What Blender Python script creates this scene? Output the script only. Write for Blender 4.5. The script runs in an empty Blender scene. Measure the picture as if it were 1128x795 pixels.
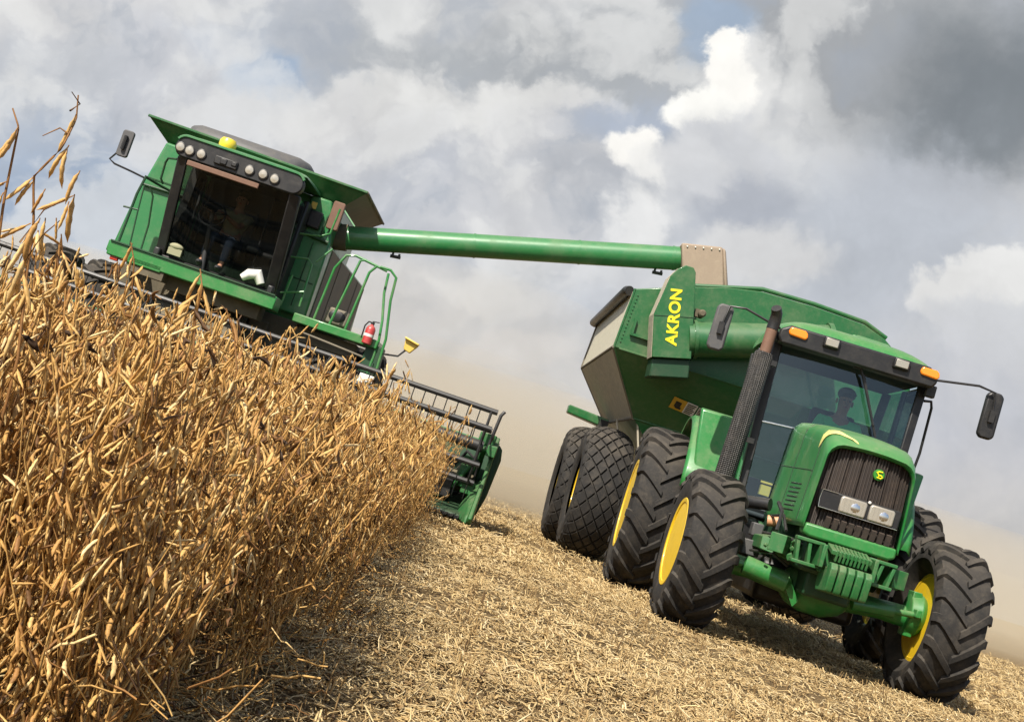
import bpy, bmesh, math, random
import numpy as np
from mathutils import Vector, Matrix, Euler
R = math.radians
random.seed(7); rng = np.random.default_rng(7)
sc = bpy.context.scene
col = sc.collection

# ------------------------------------------------------------------ camera
FOC, ROLL, HV, CAMH = 1510.0, R(17.15), 112.5, 0.87
PITCH = math.atan(HV / FOC)
fw = Vector((0, math.cos(PITCH), math.sin(PITCH)))
up0 = Vector((0, -math.sin(PITCH), math.cos(PITCH)))
rt0 = Vector((1, 0, 0))
rt = rt0 * math.cos(ROLL) + up0 * math.sin(ROLL)      # picture x axis
up = up0 * math.cos(ROLL) - rt0 * math.sin(ROLL)      # picture y axis (up)
cam = bpy.data.cameras.new('camera'); camo = bpy.data.objects.new('camera', cam); col.objects.link(camo)
camo.matrix_world = Matrix(((rt.x, up.x, -fw.x, 0), (rt.y, up.y, -fw.y, 0), (rt.z, up.z, -fw.z, CAMH), (0, 0, 0, 1)))
cam.sensor_fit = 'HORIZONTAL'; cam.sensor_width = 36; cam.lens = FOC / 1128 * 36
cam.clip_start = 0.05; cam.clip_end = 5000
cam.dof.use_dof = False
sc.camera = camo

# ------------------------------------------------------------------ colour, sun, exposure
def lin(c):
    f = lambda v: (v / 12.92 if v <= .04045 else ((v + .055) / 1.055) ** 2.4)
    return tuple(f(v / 255) for v in c)
sun_dir = Vector((-0.38, -0.64, 0.80)).normalized()
SUN_EL = math.asin(sun_dir.z); SUN_AZ = math.atan2(sun_dir.x, sun_dir.y)
sl = bpy.data.lights.new('sun', 'SUN'); sl.energy = 4.6; sl.angle = R(0.6); sl.color = (1.0, .93, .82)
so = bpy.data.objects.new('sun', sl); col.objects.link(so)
so.rotation_euler = sun_dir.to_track_quat('Z', 'Y').to_euler(); so.location = (0, 0, 30)
sc.view_settings.view_transform = 'Standard'; sc.view_settings.look = 'None'
sc.view_settings.exposure = 0.60; sc.view_settings.gamma = 1
sc.render.engine = 'CYCLES'
cy = sc.cycles
cy.max_bounces = 7; cy.diffuse_bounces = 3; cy.glossy_bounces = 3; cy.transmission_bounces = 4
cy.transparent_max_bounces = 12; cy.volume_bounces = 0; cy.use_denoising = True
cy.caustics_reflective = False; cy.caustics_refractive = False

# ------------------------------------------------------------------ node expression helper
class X:
    def __init__(s, nt, sock): s.nt, s.s = nt, sock
    def _m(s, op, *o):
        n = s.nt.nodes.new('ShaderNodeMath'); n.operation = op
        for i, v in enumerate((s,) + o):
            if isinstance(v, X): s.nt.links.new(v.s, n.inputs[i])
            else: n.inputs[i].default_value = v
        return X(s.nt, n.outputs[0])
    def __add__(s, o): return s._m('ADD', o)
    __radd__ = __add__
    def __sub__(s, o): return s._m('SUBTRACT', o)
    def __rsub__(s, o): return (s * -1.0) + o
    def __mul__(s, o): return s._m('MULTIPLY', o)
    __rmul__ = __mul__
    def __truediv__(s, o): return s._m('DIVIDE', o)
    def sqrt(s): return s._m('SQRT')
    def max(s, o): return s._m('MAXIMUM', o)
    def min(s, o): return s._m('MINIMUM', o)
    def ss(s, a, b, smooth=True):
        n = s.nt.nodes.new('ShaderNodeMapRange'); n.interpolation_type = 'SMOOTHSTEP' if smooth else 'LINEAR'
        s.nt.links.new(s.s, n.inputs['Value'])
        if a <= b: n.inputs['From Min'].default_value = a; n.inputs['From Max'].default_value = b; n.inputs['To Min'].default_value = 0; n.inputs['To Max'].default_value = 1
        else: n.inputs['From Min'].default_value = b; n.inputs['From Max'].default_value = a; n.inputs['To Min'].default_value = 1; n.inputs['To Max'].default_value = 0
        return X(s.nt, n.outputs['Result'])
def dotc(nt, vec, c):
    n = nt.nodes.new('ShaderNodeVectorMath'); n.operation = 'DOT_PRODUCT'
    nt.links.new(vec, n.inputs[0]); n.inputs[1].default_value = c
    return X(nt, n.outputs['Value'])
def noise(nt, vec, scale, detail=6, rough=.55, dist=0, out=0):
    n = nt.nodes.new('ShaderNodeTexNoise'); n.inputs['Scale'].default_value = scale
    n.inputs['Detail'].default_value = detail; n.inputs['Roughness'].default_value = rough; n.inputs['Distortion'].default_value = dist
    if vec is not None: nt.links.new(vec, n.inputs['Vector'])
    return X(nt, n.outputs[out])
def mixc(nt, fac, a, b):
    n = nt.nodes.new('ShaderNodeMix'); n.data_type = 'RGBA'
    for v, i in ((fac, 0), (a, 6), (b, 7)):
        if isinstance(v, X): nt.links.new(v.s, n.inputs[i])
        elif isinstance(v, (int, float)): n.inputs[i].default_value = v
        else: n.inputs[i].default_value = (*v, 1)
    return X(nt, n.outputs[2])
def comb(nt, x, y, z=0.0):
    n = nt.nodes.new('ShaderNodeCombineXYZ')
    for i, v in enumerate((x, y, z)):
        if isinstance(v, X): nt.links.new(v.s, n.inputs[i])
        else: n.inputs[i].default_value = v
    return n.outputs[0]

# ------------------------------------------------------------------ world: daylight sky with broken cumulus
def make_world():
    w = bpy.data.worlds.new('World'); sc.world = w; w.use_nodes = True
    nt = w.node_tree; nt.nodes.clear()
    out = nt.nodes.new('ShaderNodeOutputWorld')
    sky = nt.nodes.new('ShaderNodeTexSky'); sky.sky_type = 'NISHITA'; sky.sun_disc = False
    sky.sun_elevation = SUN_EL; sky.sun_rotation = SUN_AZ; sky.dust_density = 2.0
    bg1 = nt.nodes.new('ShaderNodeBackground'); bg1.inputs[1].default_value = 0.09
    nt.links.new(sky.outputs[0], bg1.inputs[0])
    tc = nt.nodes.new('ShaderNodeTexCoord'); d = tc.outputs['Generated']
    # a fixed map of the part of the sky the clouds stand in (north-facing tangent plane)
    s = dotc(nt, d, fw); sm = s.max(.12)
    x = dotc(nt, d, rt) / sm * (FOC / 1000) + .564
    y = dotc(nt, d, -up) / sm * (FOC / 1000) + .3975
    p0 = comb(nt, x, y)
    wx = noise(nt, p0, 5.5, 7, .60, 0.25); wy = noise(nt, comb(nt, x + 7.3, y + 2.1), 5.5, 7, .60, 0.25)
    fx = noise(nt, comb(nt, x + 3.3, y + 5.1), 20, 5, .6); fy = noise(nt, comb(nt, x + 1.3, y + 9.1), 20, 5, .6)
    vn = nt.nodes.new('ShaderNodeTexVoronoi'); vn.feature = 'SMOOTH_F1'; vn.inputs['Scale'].default_value = 17; vn.inputs['Detail'].default_value = 2.0
    vn.inputs['Roughness'].default_value = .55; vn.inputs['Lacunarity'].default_value = 2.4; vn.inputs['Smoothness'].default_value = .35; vn.normalize = True
    nt.links.new(comb(nt, x + (wx - .5) * .10 + 31.0, y + (wy - .5) * .10 + 17.0), vn.inputs['Vector'])
    pf = .36 - X(nt, vn.outputs['Distance'])     # rounded billows on the cloud edges
    xd = x + (wx - .5) * .13 + (fx - .5) * .035
    yd = y + (wy - .5) * .12 + (fy - .5) * .035
    def blob(cx, cy_, rx, ry, soft):
        a = (xd - cx) / rx; b = (yd - cy_) / ry
        return ((a * a + b * b).sqrt() - pf * 1.25).ss(1 + soft, max(0., 1 - soft))
    big = noise(nt, comb(nt, x + 11.0, y + 4.0), 3.2, 8, .58, .3)
    fine = noise(nt, comb(nt, x + 2.0, y + 8.0), 9, 8, .6, .2)
    c = mixc(nt, big.ss(.38, .62), lin((186, 191, 199)), lin((209, 210, 212)))
    L = [  # cx cy rx ry soft strength colour
        (.10, .235, .19, .08, .6, .85, (150, 170, 196)), (.03, .17, .10, .06, .6, .5, (172, 184, 201)),
        (.06, .035, .14, .06, .5, .9, (213, 213, 214)), (.06, .085, .10, .04, .6, .6, (184, 190, 199)), (.20, .11, .09, .07, .5, .8, (194, 197, 204)),
        (.22, .06, .07, .05, .4, .6, (202, 204, 209)), (.292, .085, .040, .022, .5, .85, (150, 175, 205)), (.27, .045, .06, .025, .6, .5, (184, 194, 209)),
        (.60, .055, .24, .065, .5, .9, (172, 176, 180)), (.52, .012, .11, .03, .6, .8, (208, 209, 210)), (.70, .03, .08, .03, .6, .6, (186, 189, 193)),
        (.43, .130, .085, .050, .22, .95, (217, 217, 216)), (.37, .155, .07, .045, .3, .85, (209, 209, 210)), (.46, .17, .10, .04, .5, .7, (196, 198, 203)), (.45, .225, .13, .045, .6, .8, (187, 191, 199)),
        (.595, .125, .085, .038, .22, .95, (219, 219, 218)), (.62, .165, .085, .05, .35, .9, (202, 203, 206)), (.635, .210, .075, .038, .5, .85, (178, 182, 189)), (.57, .235, .09, .04, .5, .8, (206, 207, 210)),
        (.99, .06, .20, .085, .55, .85, (158, 162, 166)), (1.10, .115, .13, .075, .6, .85, (120, 127, 133)), (.90, .08, .10, .07, .5, .7, (166, 169, 173)),
        (.86, .15, .03, .06, .55, .75, (216, 217, 218)), (.91, .185, .05, .03, .5, .6, (205, 207, 211)), (1.02, .20, .10, .03, .6, .6, (192, 195, 202)),
        (.94, .27, .16, .10, .6, .85, (188, 193, 201)), (.785, .048, .035, .03, .5, .7, (158, 178, 202)), (.70, .135, .05, .025, .6, .6, (170, 182, 201)),
        (.812, .105, .042, .045, .30, .9, (226, 226, 225)),
        (.793, .072, .020, .028, .22, 1., (250, 248, 243)), (.806, .100, .024, .024, .3, 1., (248, 246, 241)), (.775, .122, .034, .020, .25, 1., (250, 249, 244)),
        (.703, .160, .032, .026, .25, 1., (252, 250, 245)), (.722, .180, .026, .022, .35, .9, (242, 241, 238)),
        (.698, .245, .018, .040, .6, .8, (236, 236, 235)),
        (.800, .180, .055, .050, .30, .9, (205, 207, 211)), (.805, .225, .055, .032, .5, .85, (174, 179, 189)), (.765, .185, .03, .04, .5, .7, (214, 215, 217)),
        (.83, .285, .085, .030, .4, .85, (216, 216, 216)), (.70, .32, .10, .03, .6, .6, (205, 207, 211)),
        (1.105, .325, .060, .050, .16, 1., (228, 228, 227)), (1.065, .345, .055, .035, .18, 1., (224, 224, 223)), (1.10, .370, .08, .03, .4, .9, (208, 210, 213)), (1.14, .365, .09, .03, .5, .8, (206, 208, 211)),
        (.52, .43, .20, .08, .7, .5, (192, 199, 209)), (.57, .395, .07, .022, .35, .6, (213, 213, 215)),
        (1.02, .50, .22, .10, .8, .6, (194, 195, 202)), (1.08, .63, .22, .09, .8, .75, (203, 199, 194)),
    ]
    mid = noise(nt, comb(nt, xd * 1.0 + 5.0, yd * 1.35 + 2.0), 7.5, 5, .5, .2) + pf * .22
    for li, (cx, cy_, rx, ry, so_, st, cc) in enumerate(L):
        if li == 26:   # small puffs and shaded hollows between the larger clouds
            inner = y.ss(.52, .30) * (x + y * .5).ss(1.08, .90)
            c = mixc(nt, mid.ss(.47, .61) * .55 * inner, c, lin((232, 232, 230)))
            c = mixc(nt, mid.ss(.47, .34) * .6 * inner, c, lin((166, 174, 186)))
        c = mixc(nt, blob(cx, cy_, rx, ry, so_) * st, c, lin(cc))
    # fine mottling inside the clouds
    gain = fine.ss(.25, .75, False) * .10 + .95 + (pf * .34).max(-.07).min(.07)
    n = nt.nodes.new('ShaderNodeVectorMath'); n.operation = 'SCALE'
    nt.links.new(c.s, n.inputs[0]); nt.links.new(gain.s, n.inputs['Scale'])
    bg2 = nt.nodes.new('ShaderNodeBackground'); bg2.inputs[1].default_value = 0.665
    nt.links.new(n.outputs[0], bg2.inputs[0])
    mx = nt.nodes.new('ShaderNodeMixShader')
    nt.links.new(s.ss(.45, .75).s, mx.inputs[0]); nt.links.new(bg1.outputs[0], mx.inputs[1]); nt.links.new(bg2.outputs[0], mx.inputs[2])
    nt.links.new(mx.outputs[0], out.inputs[0])
make_world()

# ------------------------------------------------------------------ materials
def mat(name, base, rough=.5, metal=0., spec=.5, coat=0., dust=0., dust_col=(.36, .27, .17), dust_scale=3., bump=0., bump_scale=60., var=.0, emit=None):
    m = bpy.data.materials.new(name); m.use_nodes = True; nt = m.node_tree
    b = nt.nodes['Principled BSDF']
    b.inputs['Roughness'].default_value = rough; b.inputs['Metallic'].default_value = metal
    b.inputs['Specular IOR Level'].default_value = spec; b.inputs['Coat Weight'].default_value = coat; b.inputs['Coat Roughness'].default_value = .12
    tc = nt.nodes.new('ShaderNodeTexCoord'); v = tc.outputs['Object']
    c = base
    if var:
        k = noise(nt, v, 14, 4, .6).ss(.3, .7)
        c = mixc(nt, k, tuple(q * (1 - var) for q in base), tuple(min(1, q * (1 + var)) for q in base))
    if dust:
        k = noise(nt, v, dust_scale, 8, .68, .4).ss(.42, .78) * dust + noise(nt, v, dust_scale * 9, 4, .7).ss(.45, .8) * dust * .45
        geo = nt.nodes.new('ShaderNodeNewGeometry')     # dust settles on faces that look up
        upf = dotc(nt, geo.outputs['Normal'], (0, 0, 1)).ss(.25, 1.0) * dust * .6
        k = (k + upf).min(.92)
        c = mixc(nt, k, c, dust_col)
        rr = k * (.85 - rough) + rough
        nt.links.new(rr.s, b.inputs['Roughness'])
        if coat: nt.links.new((k * -coat + coat).max(0.).s, b.inputs['Coat Weight'])
    if isinstance(c, X): nt.links.new(c.s, b.inputs['Base Color'])
    else: b.inputs['Base Color'].default_value = (*c, 1)
    if bump:
        bn = nt.nodes.new('ShaderNodeBump'); bn.inputs['Strength'].default_value = bump; bn.inputs['Distance'].default_value = .01
        nt.links.new(noise(nt, v, bump_scale, 4, .6).s, bn.inputs['Height']); nt.links.new(bn.outputs[0], b.inputs['Normal'])
    if emit:
        b.inputs['Emission Color'].default_value = (*emit[0], 1); b.inputs['Emission Strength'].default_value = emit[1]
    return m
GREEN = (.020, .19, .038)
M = {}
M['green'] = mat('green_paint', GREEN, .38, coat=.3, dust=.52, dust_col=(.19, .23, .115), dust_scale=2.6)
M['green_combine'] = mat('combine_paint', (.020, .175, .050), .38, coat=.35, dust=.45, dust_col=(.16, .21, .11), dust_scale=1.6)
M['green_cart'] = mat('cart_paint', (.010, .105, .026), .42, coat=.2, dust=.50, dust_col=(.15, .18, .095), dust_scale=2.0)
M['green_dirty'] = mat('dirty_green_metal', (.018, .13, .032), .5, dust=.55, dust_col=(.16, .17, .09), dust_scale=7)
M['green_dark'] = mat('shadowed_green_metal', (.008, .05, .018), .55, dust=.3, dust_col=(.09, .085, .05))  # darker copy of the green, with shade put into its base colour
M['dusty_panel'] = mat('dust_covered_panel', (.40, .36, .27), .8, dust=.6, dust_col=(.50, .44, .33), dust_scale=2.5, var=.15)
M['dusty_lid'] = mat('dusty_pale_lid', (.52, .49, .38), .75, dust=.5, dust_col=(.50, .45, .33), dust_scale=4, var=.1)
M['dusty_dark'] = mat('dust_caked_steel', (.10, .085, .055), .85, dust=.5, dust_col=(.20, .16, .10), dust_scale=4)
M['dusty_gray'] = mat('dusty_gray_steel', (.16, .14, .105), .8, dust=.5, dust_col=(.25, .21, .15), dust_scale=3)
M['rubber'] = mat('tyre_rubber', (.022, .021, .020), .82, spec=.3, dust=.46, dust_col=(.125, .105, .08), dust_scale=5, bump=.3, bump_scale=120)
M['rubber_side'] = M['rubber']
M['yellow'] = mat('yellow_wheel_paint', (.82, .54, .012), .42, coat=.15, dust=.38, dust_col=(.45, .32, .10), dust_scale=6)
M['yellow_text'] = mat('yellow_vinyl', (.85, .72, .02), .4)
M['stripe'] = mat('pale_yellow_decal', (.75, .70, .22), .4)
M['black'] = mat('black_plastic', (.012, .012, .013), .42, dust=.22, dust_col=(.09, .08, .065), dust_scale=6)
M['blackmetal'] = mat('black_steel', (.014, .014, .015), .45, dust=.3, dust_col=(.08, .07, .05), dust_scale=8)
M['grayplastic'] = mat('gray_plastic', (.075, .075, .078), .55, dust=.4, dust_col=(.16, .145, .12), dust_scale=7)
M['grille'] = mat('dusty_grille', (.034, .026, .022), .7, dust=.40, dust_col=(.115, .08, .055), dust_scale=9)
M['rust'] = mat('rusty_pipe', (.16, .085, .055), .7, dust=.4, dust_col=(.24, .15, .10), dust_scale=12)
M['orange'] = mat('amber_lens', (.85, .22, .01), .2, coat=.5, emit=((1, .3, .02), .18))
M['red'] = mat('red_paint', (.42, .03, .03), .4, coat=.3, dust=.35, dust_col=(.45, .25, .2), dust_scale=9)
M['redlens'] = mat('red_lens', (.45, .03, .01), .3)
M['white'] = mat('white_paint', (.72, .71, .66), .5, dust=.3, dust_col=(.5, .42, .3), dust_scale=9)
M['lens'] = mat('lamp_lens', (.40, .37, .31), .25, coat=1., dust=.35, dust_col=(.36, .31, .23), dust_scale=12, metal=.4)
M['chrome'] = mat('bright_metal', (.7, .7, .7), .2, metal=1.)
M['amberfill'] = mat('yellow_reflector', (.75, .52, .10), .45, dust=.4, dust_col=(.55, .42, .2), dust_scale=14)
M['boot'] = mat('rubber_spout', (.27, .21, .155), .8, dust=.5, dust_col=(.36, .29, .21), dust_scale=6, bump=.2)
M['skin'] = mat('skin', (.36, .19, .12), .55)
M['shirt_khaki'] = mat('khaki_cloth', (.30, .29, .18), .9, bump=.2, bump_scale=30)
M['shirt_green'] = mat('green_cloth', (.10, .68, .24), .9, bump=.2, bump_scale=30)
M['jeans'] = mat('blue_cloth', (.05, .07, .12), .9)
M['cap'] = mat('dark_cap_cloth', (.02, .025, .02), .9)
M['interior'] = mat('dark_cab_trim', (.022, .022, .023), .7)
M['interior_gray'] = mat('gray_cab_trim', (.045, .05, .055), .75)
M['perf'] = mat('perforated_shield', (.052, .050, .048), .5, metal=.35, dust=.35, dust_col=(.15, .13, .11), dust_scale=10)
def add_perforation(m):
    nt = m.node_tree; b = nt.nodes['Principled BSDF']
    tc = nt.nodes.new('ShaderNodeTexCoord')
    v = nt.nodes.new('ShaderNodeTexVoronoi'); v.inputs['Scale'].default_value = 55; v.inputs['Randomness'].default_value = .12
    nt.links.new(tc.outputs['Object'], v.inputs['Vector'])
    bn = nt.nodes.new('ShaderNodeBump'); bn.inputs['Strength'].default_value = 1; bn.inputs['Distance'].default_value = .02
    nt.links.new(v.outputs['Distance'], bn.inputs['Height']); nt.links.new(bn.outputs[0], b.inputs['Normal'])
add_perforation(M['perf'])
def glass(name, tint, refl=1.0, dusty=.1):
    m = bpy.data.materials.new(name); m.use_nodes = True; nt = m.node_tree; nt.nodes.clear()
    o = nt.nodes.new('ShaderNodeOutputMaterial'); t = nt.nodes.new('ShaderNodeBsdfTransparent'); t.inputs[0].default_value = (*tint, 1)
    g = nt.nodes.new('ShaderNodeBsdfGlossy'); g.inputs['Roughness'].default_value = .03; g.inputs[0].default_value = (.85, .95, 1, 1)
    f = nt.nodes.new('ShaderNodeFresnel'); f.inputs['IOR'].default_value = 1.5
    dd = nt.nodes.new('ShaderNodeBsdfDiffuse'); dd.inputs[0].default_value = (.15, .22, .25, 1)  # dust film tinted blue, so a bluish reflection is painted into it
    tc = nt.nodes.new('ShaderNodeTexCoord')
    mx = nt.nodes.new('ShaderNodeMixShader'); m2 = nt.nodes.new('ShaderNodeMixShader')
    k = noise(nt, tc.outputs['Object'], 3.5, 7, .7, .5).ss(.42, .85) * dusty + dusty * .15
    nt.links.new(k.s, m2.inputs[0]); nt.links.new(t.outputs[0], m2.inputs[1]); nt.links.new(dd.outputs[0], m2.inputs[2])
    kf = (X(nt, f.outputs[0]) * refl).min(1.)
    nt.links.new(kf.s, mx.inputs[0]); nt.links.new(m2.outputs[0], mx.inputs[1]); nt.links.new(g.outputs[0], mx.inputs[2])
    nt.links.new(mx.outputs[0], o.inputs[0]); return m
M['glass'] = glass('dusty_sheen_glass', (.66, .80, .84), 1.7, .07)
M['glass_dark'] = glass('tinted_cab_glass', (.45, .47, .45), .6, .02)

# ------------------------------------------------------------------ mesh builder
def V(*a): return Vector(a)
class MB:
    def __init__(s): s.v = []; s.f = []
    def add(s, vs, fs):
        o = len(s.v); s.v += [tuple(q) for q in vs]; s.f += [tuple(i + o for i in f) for f in fs]; return s
    def box(s, c, size, rot=None):
        x, y, z = (q / 2 for q in size); vs = [V(a * x, b * y, e * z) for a in (-1, 1) for b in (-1, 1) for e in (-1, 1)]
        if rot is not None: m = Euler(rot).to_matrix(); vs = [m @ q for q in vs]
        return s.add([q + V(*c) for q in vs], [(0, 1, 3, 2), (4, 6, 7, 5), (0, 4, 5, 1), (2, 3, 7, 6), (0, 2, 6, 4), (1, 5, 7, 3)])
    def hexa(s, b, t):    # bottom 4 points, top 4 points (same winding)
        return s.add(list(b) + list(t), [(3, 2, 1, 0), (4, 5, 6, 7), (0, 1, 5, 4), (1, 2, 6, 5), (2, 3, 7, 6), (3, 0, 4, 7)])
    def slab(s, pts, th):  # a flat polygon given a thickness th along its normal, backwards
        pts = [V(*p) for p in pts]; n = (pts[1] - pts[0]).cross(pts[2] - pts[0]).normalized() * th; k = len(pts)
        return s.add(pts + [p - n for p in pts], [tuple(range(k)), tuple(range(2 * k - 1, k - 1, -1))] + [(i, i + k, (i + 1) % k + k, (i + 1) % k) for i in range(k)])
    def prism(s, poly, axis, a, b):  # 2d outline run from a to b along axis
        k = len(poly)
        def P(u, w, t): return {'x': (t, u, w), 'y': (u, t, w), 'z': (u, w, t)}[axis]
        vs = [P(u, w, a) for u, w in poly] + [P(u, w, b) for u, w in poly]
        return s.add(vs, [tuple(range(k)), tuple(range(2 * k - 1, k - 1, -1))] + [(i, i + k, (i + 1) % k + k, (i + 1) % k) for i in range(k)])
    def tube(s, pts, r, n=8, cap=True):
        pts = [V(*p) for p in pts]; rs = r if isinstance(r, (list, tuple)) else [r] * len(pts); rings = []; ref = None
        for i, p in enumerate(pts):
            d = (pts[min(i + 1, len(pts) - 1)] - pts[max(i - 1, 0)]).normalized()
            if ref is None: ref = V(0, 0, 1) if abs(d.z) < .9 else V(1, 0, 0)
            a = (ref - d * ref.dot(d)).normalized(); ref = a; b = d.cross(a)
            rings.append([p + (a * math.cos(t) + b * math.sin(t)) * rs[i] for t in (2 * math.pi * j / n for j in range(n))])
        return s.rings(rings, cap)
    def rings(s, rings, cap=True, closed=True):
        n = len(rings[0]); vs = [q for r in rings for q in r]; fs = []
        for i in range(len(rings) - 1):
            for j in range(n if closed else n - 1):
                a, b = i * n + j, i * n + (j + 1) % n; fs.append((a, b, b + n, a + n))
        if cap: fs += [tuple(range(n - 1, -1, -1)), tuple(range((len(rings) - 1) * n, len(rings) * n))]
        return s.add(vs, fs)
    def lathe(s, prof, n=40, c=(0, 0, 0), axis='x'):  # prof: (position along axis, radius)
        rings = []
        for h, r in prof:
            ring = []
            for j in range(n):
                t = 2 * math.pi * j / n
                q = {'x': (h, -r * math.cos(t), r * math.sin(t)), 'z': (r * math.cos(t), r * math.sin(t), h), 'y': (r * math.cos(t), h, r * math.sin(t))}[axis]
                ring.append(V(*q) + V(*c))
            rings.append(ring)
        return s.rings(rings, True)
    def ell(s, c, rad, n=14, m=8):
        rings = []
        for i in range(1, m):
            a = math.pi * i / m - math.pi / 2
            rings.append([V(c[0] + rad[0] * math.cos(a) * math.cos(t), c[1] + rad[1] * math.cos(a) * math.sin(t), c[2] + rad[2] * math.sin(a)) for t in (2 * math.pi * j / n for j in range(n))])
        return s.rings(rings, True)
    def build(s, name, m, parent=None, bevel=0., smooth=38, loc=None):
        me = bpy.data.meshes.new(name); me.from_pydata(s.v, [], s.f)
        bm = bmesh.new(); bm.from_mesh(me); bmesh.ops.recalc_face_normals(bm, faces=bm.faces); bm.to_mesh(me); bm.free()
        me.materials.append(M[m] if isinstance(m, str) else m)
        if smooth:
            me.polygons.foreach_set('use_smooth', [True] * len(me.polygons)); me.set_sharp_from_angle(angle=R(smooth))
        o = bpy.data.objects.new(name, me); col.objects.link(o)
        if parent is not None: o.parent = parent
        if loc is not None: o.location = loc
        if bevel:
            b = o.modifiers.new('bevel', 'BEVEL'); b.width = bevel; b.segments = 2; b.limit_method = 'ANGLE'; b.angle_limit = R(40)
        return o
def build_split(mb, name, m, parent=None, **kw):
    # every loose piece becomes a mesh of its own
    par = list(range(len(mb.v)))
    def find(a):
        while par[a] != a: par[a] = par[par[a]]; a = par[a]
        return a
    for f in mb.f:
        for i in f[1:]: par[find(i)] = find(f[0])
    G_ = {}
    for f in mb.f: G_.setdefault(find(f[0]), []).append(f)
    out = []
    for fs in G_.values():
        ids = sorted({i for f in fs for i in f}); mp = {i: k for k, i in enumerate(ids)}; q = MB()
        q.v = [mb.v[i] for i in ids]; q.f = [tuple(mp[i] for i in f) for f in fs]; out.append(q.build(name, m, parent, **kw))
    return out
def tag(o, label=None, cat=None, group=None, kind=None):
    for k, v in (('label', label), ('category', cat), ('group', group), ('kind', kind)):
        if v: o[k] = v
    return o
def empty(name, mw):
    o = bpy.data.objects.new(name, None); col.objects.link(o); o.matrix_world = mw; o.empty_display_size = .2; return o
def kids(o): return [c for c in bpy.data.objects if c.parent is o]
def copy_tree(o, parent=None):
    c = o.copy(); col.objects.link(c)
    if parent is not None: c.parent = parent
    for ch in kids(o): copy_tree(ch, c)
    return c
def frame(x, y, z, yaw, tilt=0): return Matrix.Translation((x, y, z)) @ Euler((0, R(tilt), R(yaw))).to_matrix().to_4x4()
FT = frame(3.16, 12.2, 0, -2.35)        # tractor: under its front axle
FC = frame(-4.6, 21.0, .04, -1.0, 1.7)  # combine: under its front axle, leaning with the ground
FG = frame(3.10, 18.7, 0, 1.0)          # grain cart: under its first axle

# ------------------------------------------------------------------ ground
def ground_z(x, y):
    f = np.exp(-((y - 8) / 14.0) ** 2)
    z = .022 * np.sin(x * 2.1 + .7 * np.sin(y * .9)) + .018 * np.sin(y * 1.7 + x * .8) + .012 * np.sin(x * 5.1 + y * 3.3)
    return z * (.4 + .6 * f) - .015
def make_ground():
    def ax(a, b, n, lo, hi): 
        inner = np.linspace(a, b, n); L = a - np.geomspace(.3, a - lo, 26)[::-1]; H = b + np.geomspace(.3, hi - b, 30)
        return np.concatenate([L, inner, H])
    xs = ax(-8, 9, 170, -1500, 1500); ys = ax(-1, 26, 240, -300, 2500)
    gx, gy = np.meshgrid(xs, ys)
    near = np.clip((60 - np.hypot(gx, gy - 10)) / 30, 0, 1)
    gz = ground_z(gx, gy) * near
    vs = np.stack([gx, gy, gz], -1).reshape(-1, 3); nx, ny = len(xs), len(ys)
    i = np.arange((ny - 1) * nx).reshape(ny - 1, nx)[:, :-1].ravel()
    fs = np.stack([i, i + 1, i + nx + 1, i + nx], 1)
    me = bpy.data.meshes.new('ground'); fill(me, vs, fs)
    m = bpy.data.materials.new('straw_covered_soil'); m.use_nodes = True; nt = m.node_tree; b = nt.nodes['Principled BSDF']
    b.inputs['Roughness'].default_value = .95; b.inputs['Specular IOR Level'].default_value = .15
    g = nt.nodes.new('ShaderNodeNewGeometry'); P = g.outputs['Position']
    def stretched(sx, sy):
        n = nt.nodes.new('ShaderNodeVectorMath'); n.operation = 'MULTIPLY'; nt.links.new(P, n.inputs[0]); n.inputs[1].default_value = (sx, sy, 1); return n.outputs[0]
    a = noise(nt, stretched(38, 75), 1, 6, .7, 1.2); c = noise(nt, stretched(80, 34), 1, 6, .7, 1.5); e = noise(nt, P, 1.3, 5, .6)
    k = (a.max(c)).ss(.42, .72)
    colr = mixc(nt, k, (.15, .095, .045), (.54, .39, .185))
    colr = mixc(nt, e.ss(.35, .7) * .35, colr, (.30, .20, .105))
    nt.links.new(colr.s, b.inputs['Base Color'])
    bn = nt.nodes.new('ShaderNodeBump'); bn.inputs['Strength'].default_value = .9; bn.inputs['Distance'].default_value = .04
    nt.links.new((a + c).s, bn.inputs['Height']); nt.links.new(bn.outputs[0], b.inputs['Normal'])
    me.materials.append(m)
    o = bpy.data.objects.new('ground', me); col.objects.link(o); tag(o, kind='structure', label='harvested soybean field covered in pale chopped straw', cat='field')
def fill(me, vs, fs, smooth=True):
    vs = np.asarray(vs, np.float32); fs = np.asarray(fs, np.int32); k = fs.shape[1]
    me.vertices.add(len(vs)); me.vertices.foreach_set('co', vs.ravel())
    me.loops.add(fs.size); me.loops.foreach_set('vertex_index', fs.ravel())
    me.polygons.add(len(fs)); me.polygons.foreach_set('loop_start', np.arange(len(fs), dtype=np.int32) * k)
    me.polygons.foreach_set('use_smooth', np.full(len(fs), smooth)); me.update(calc_edges=True)
make_ground()

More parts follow.
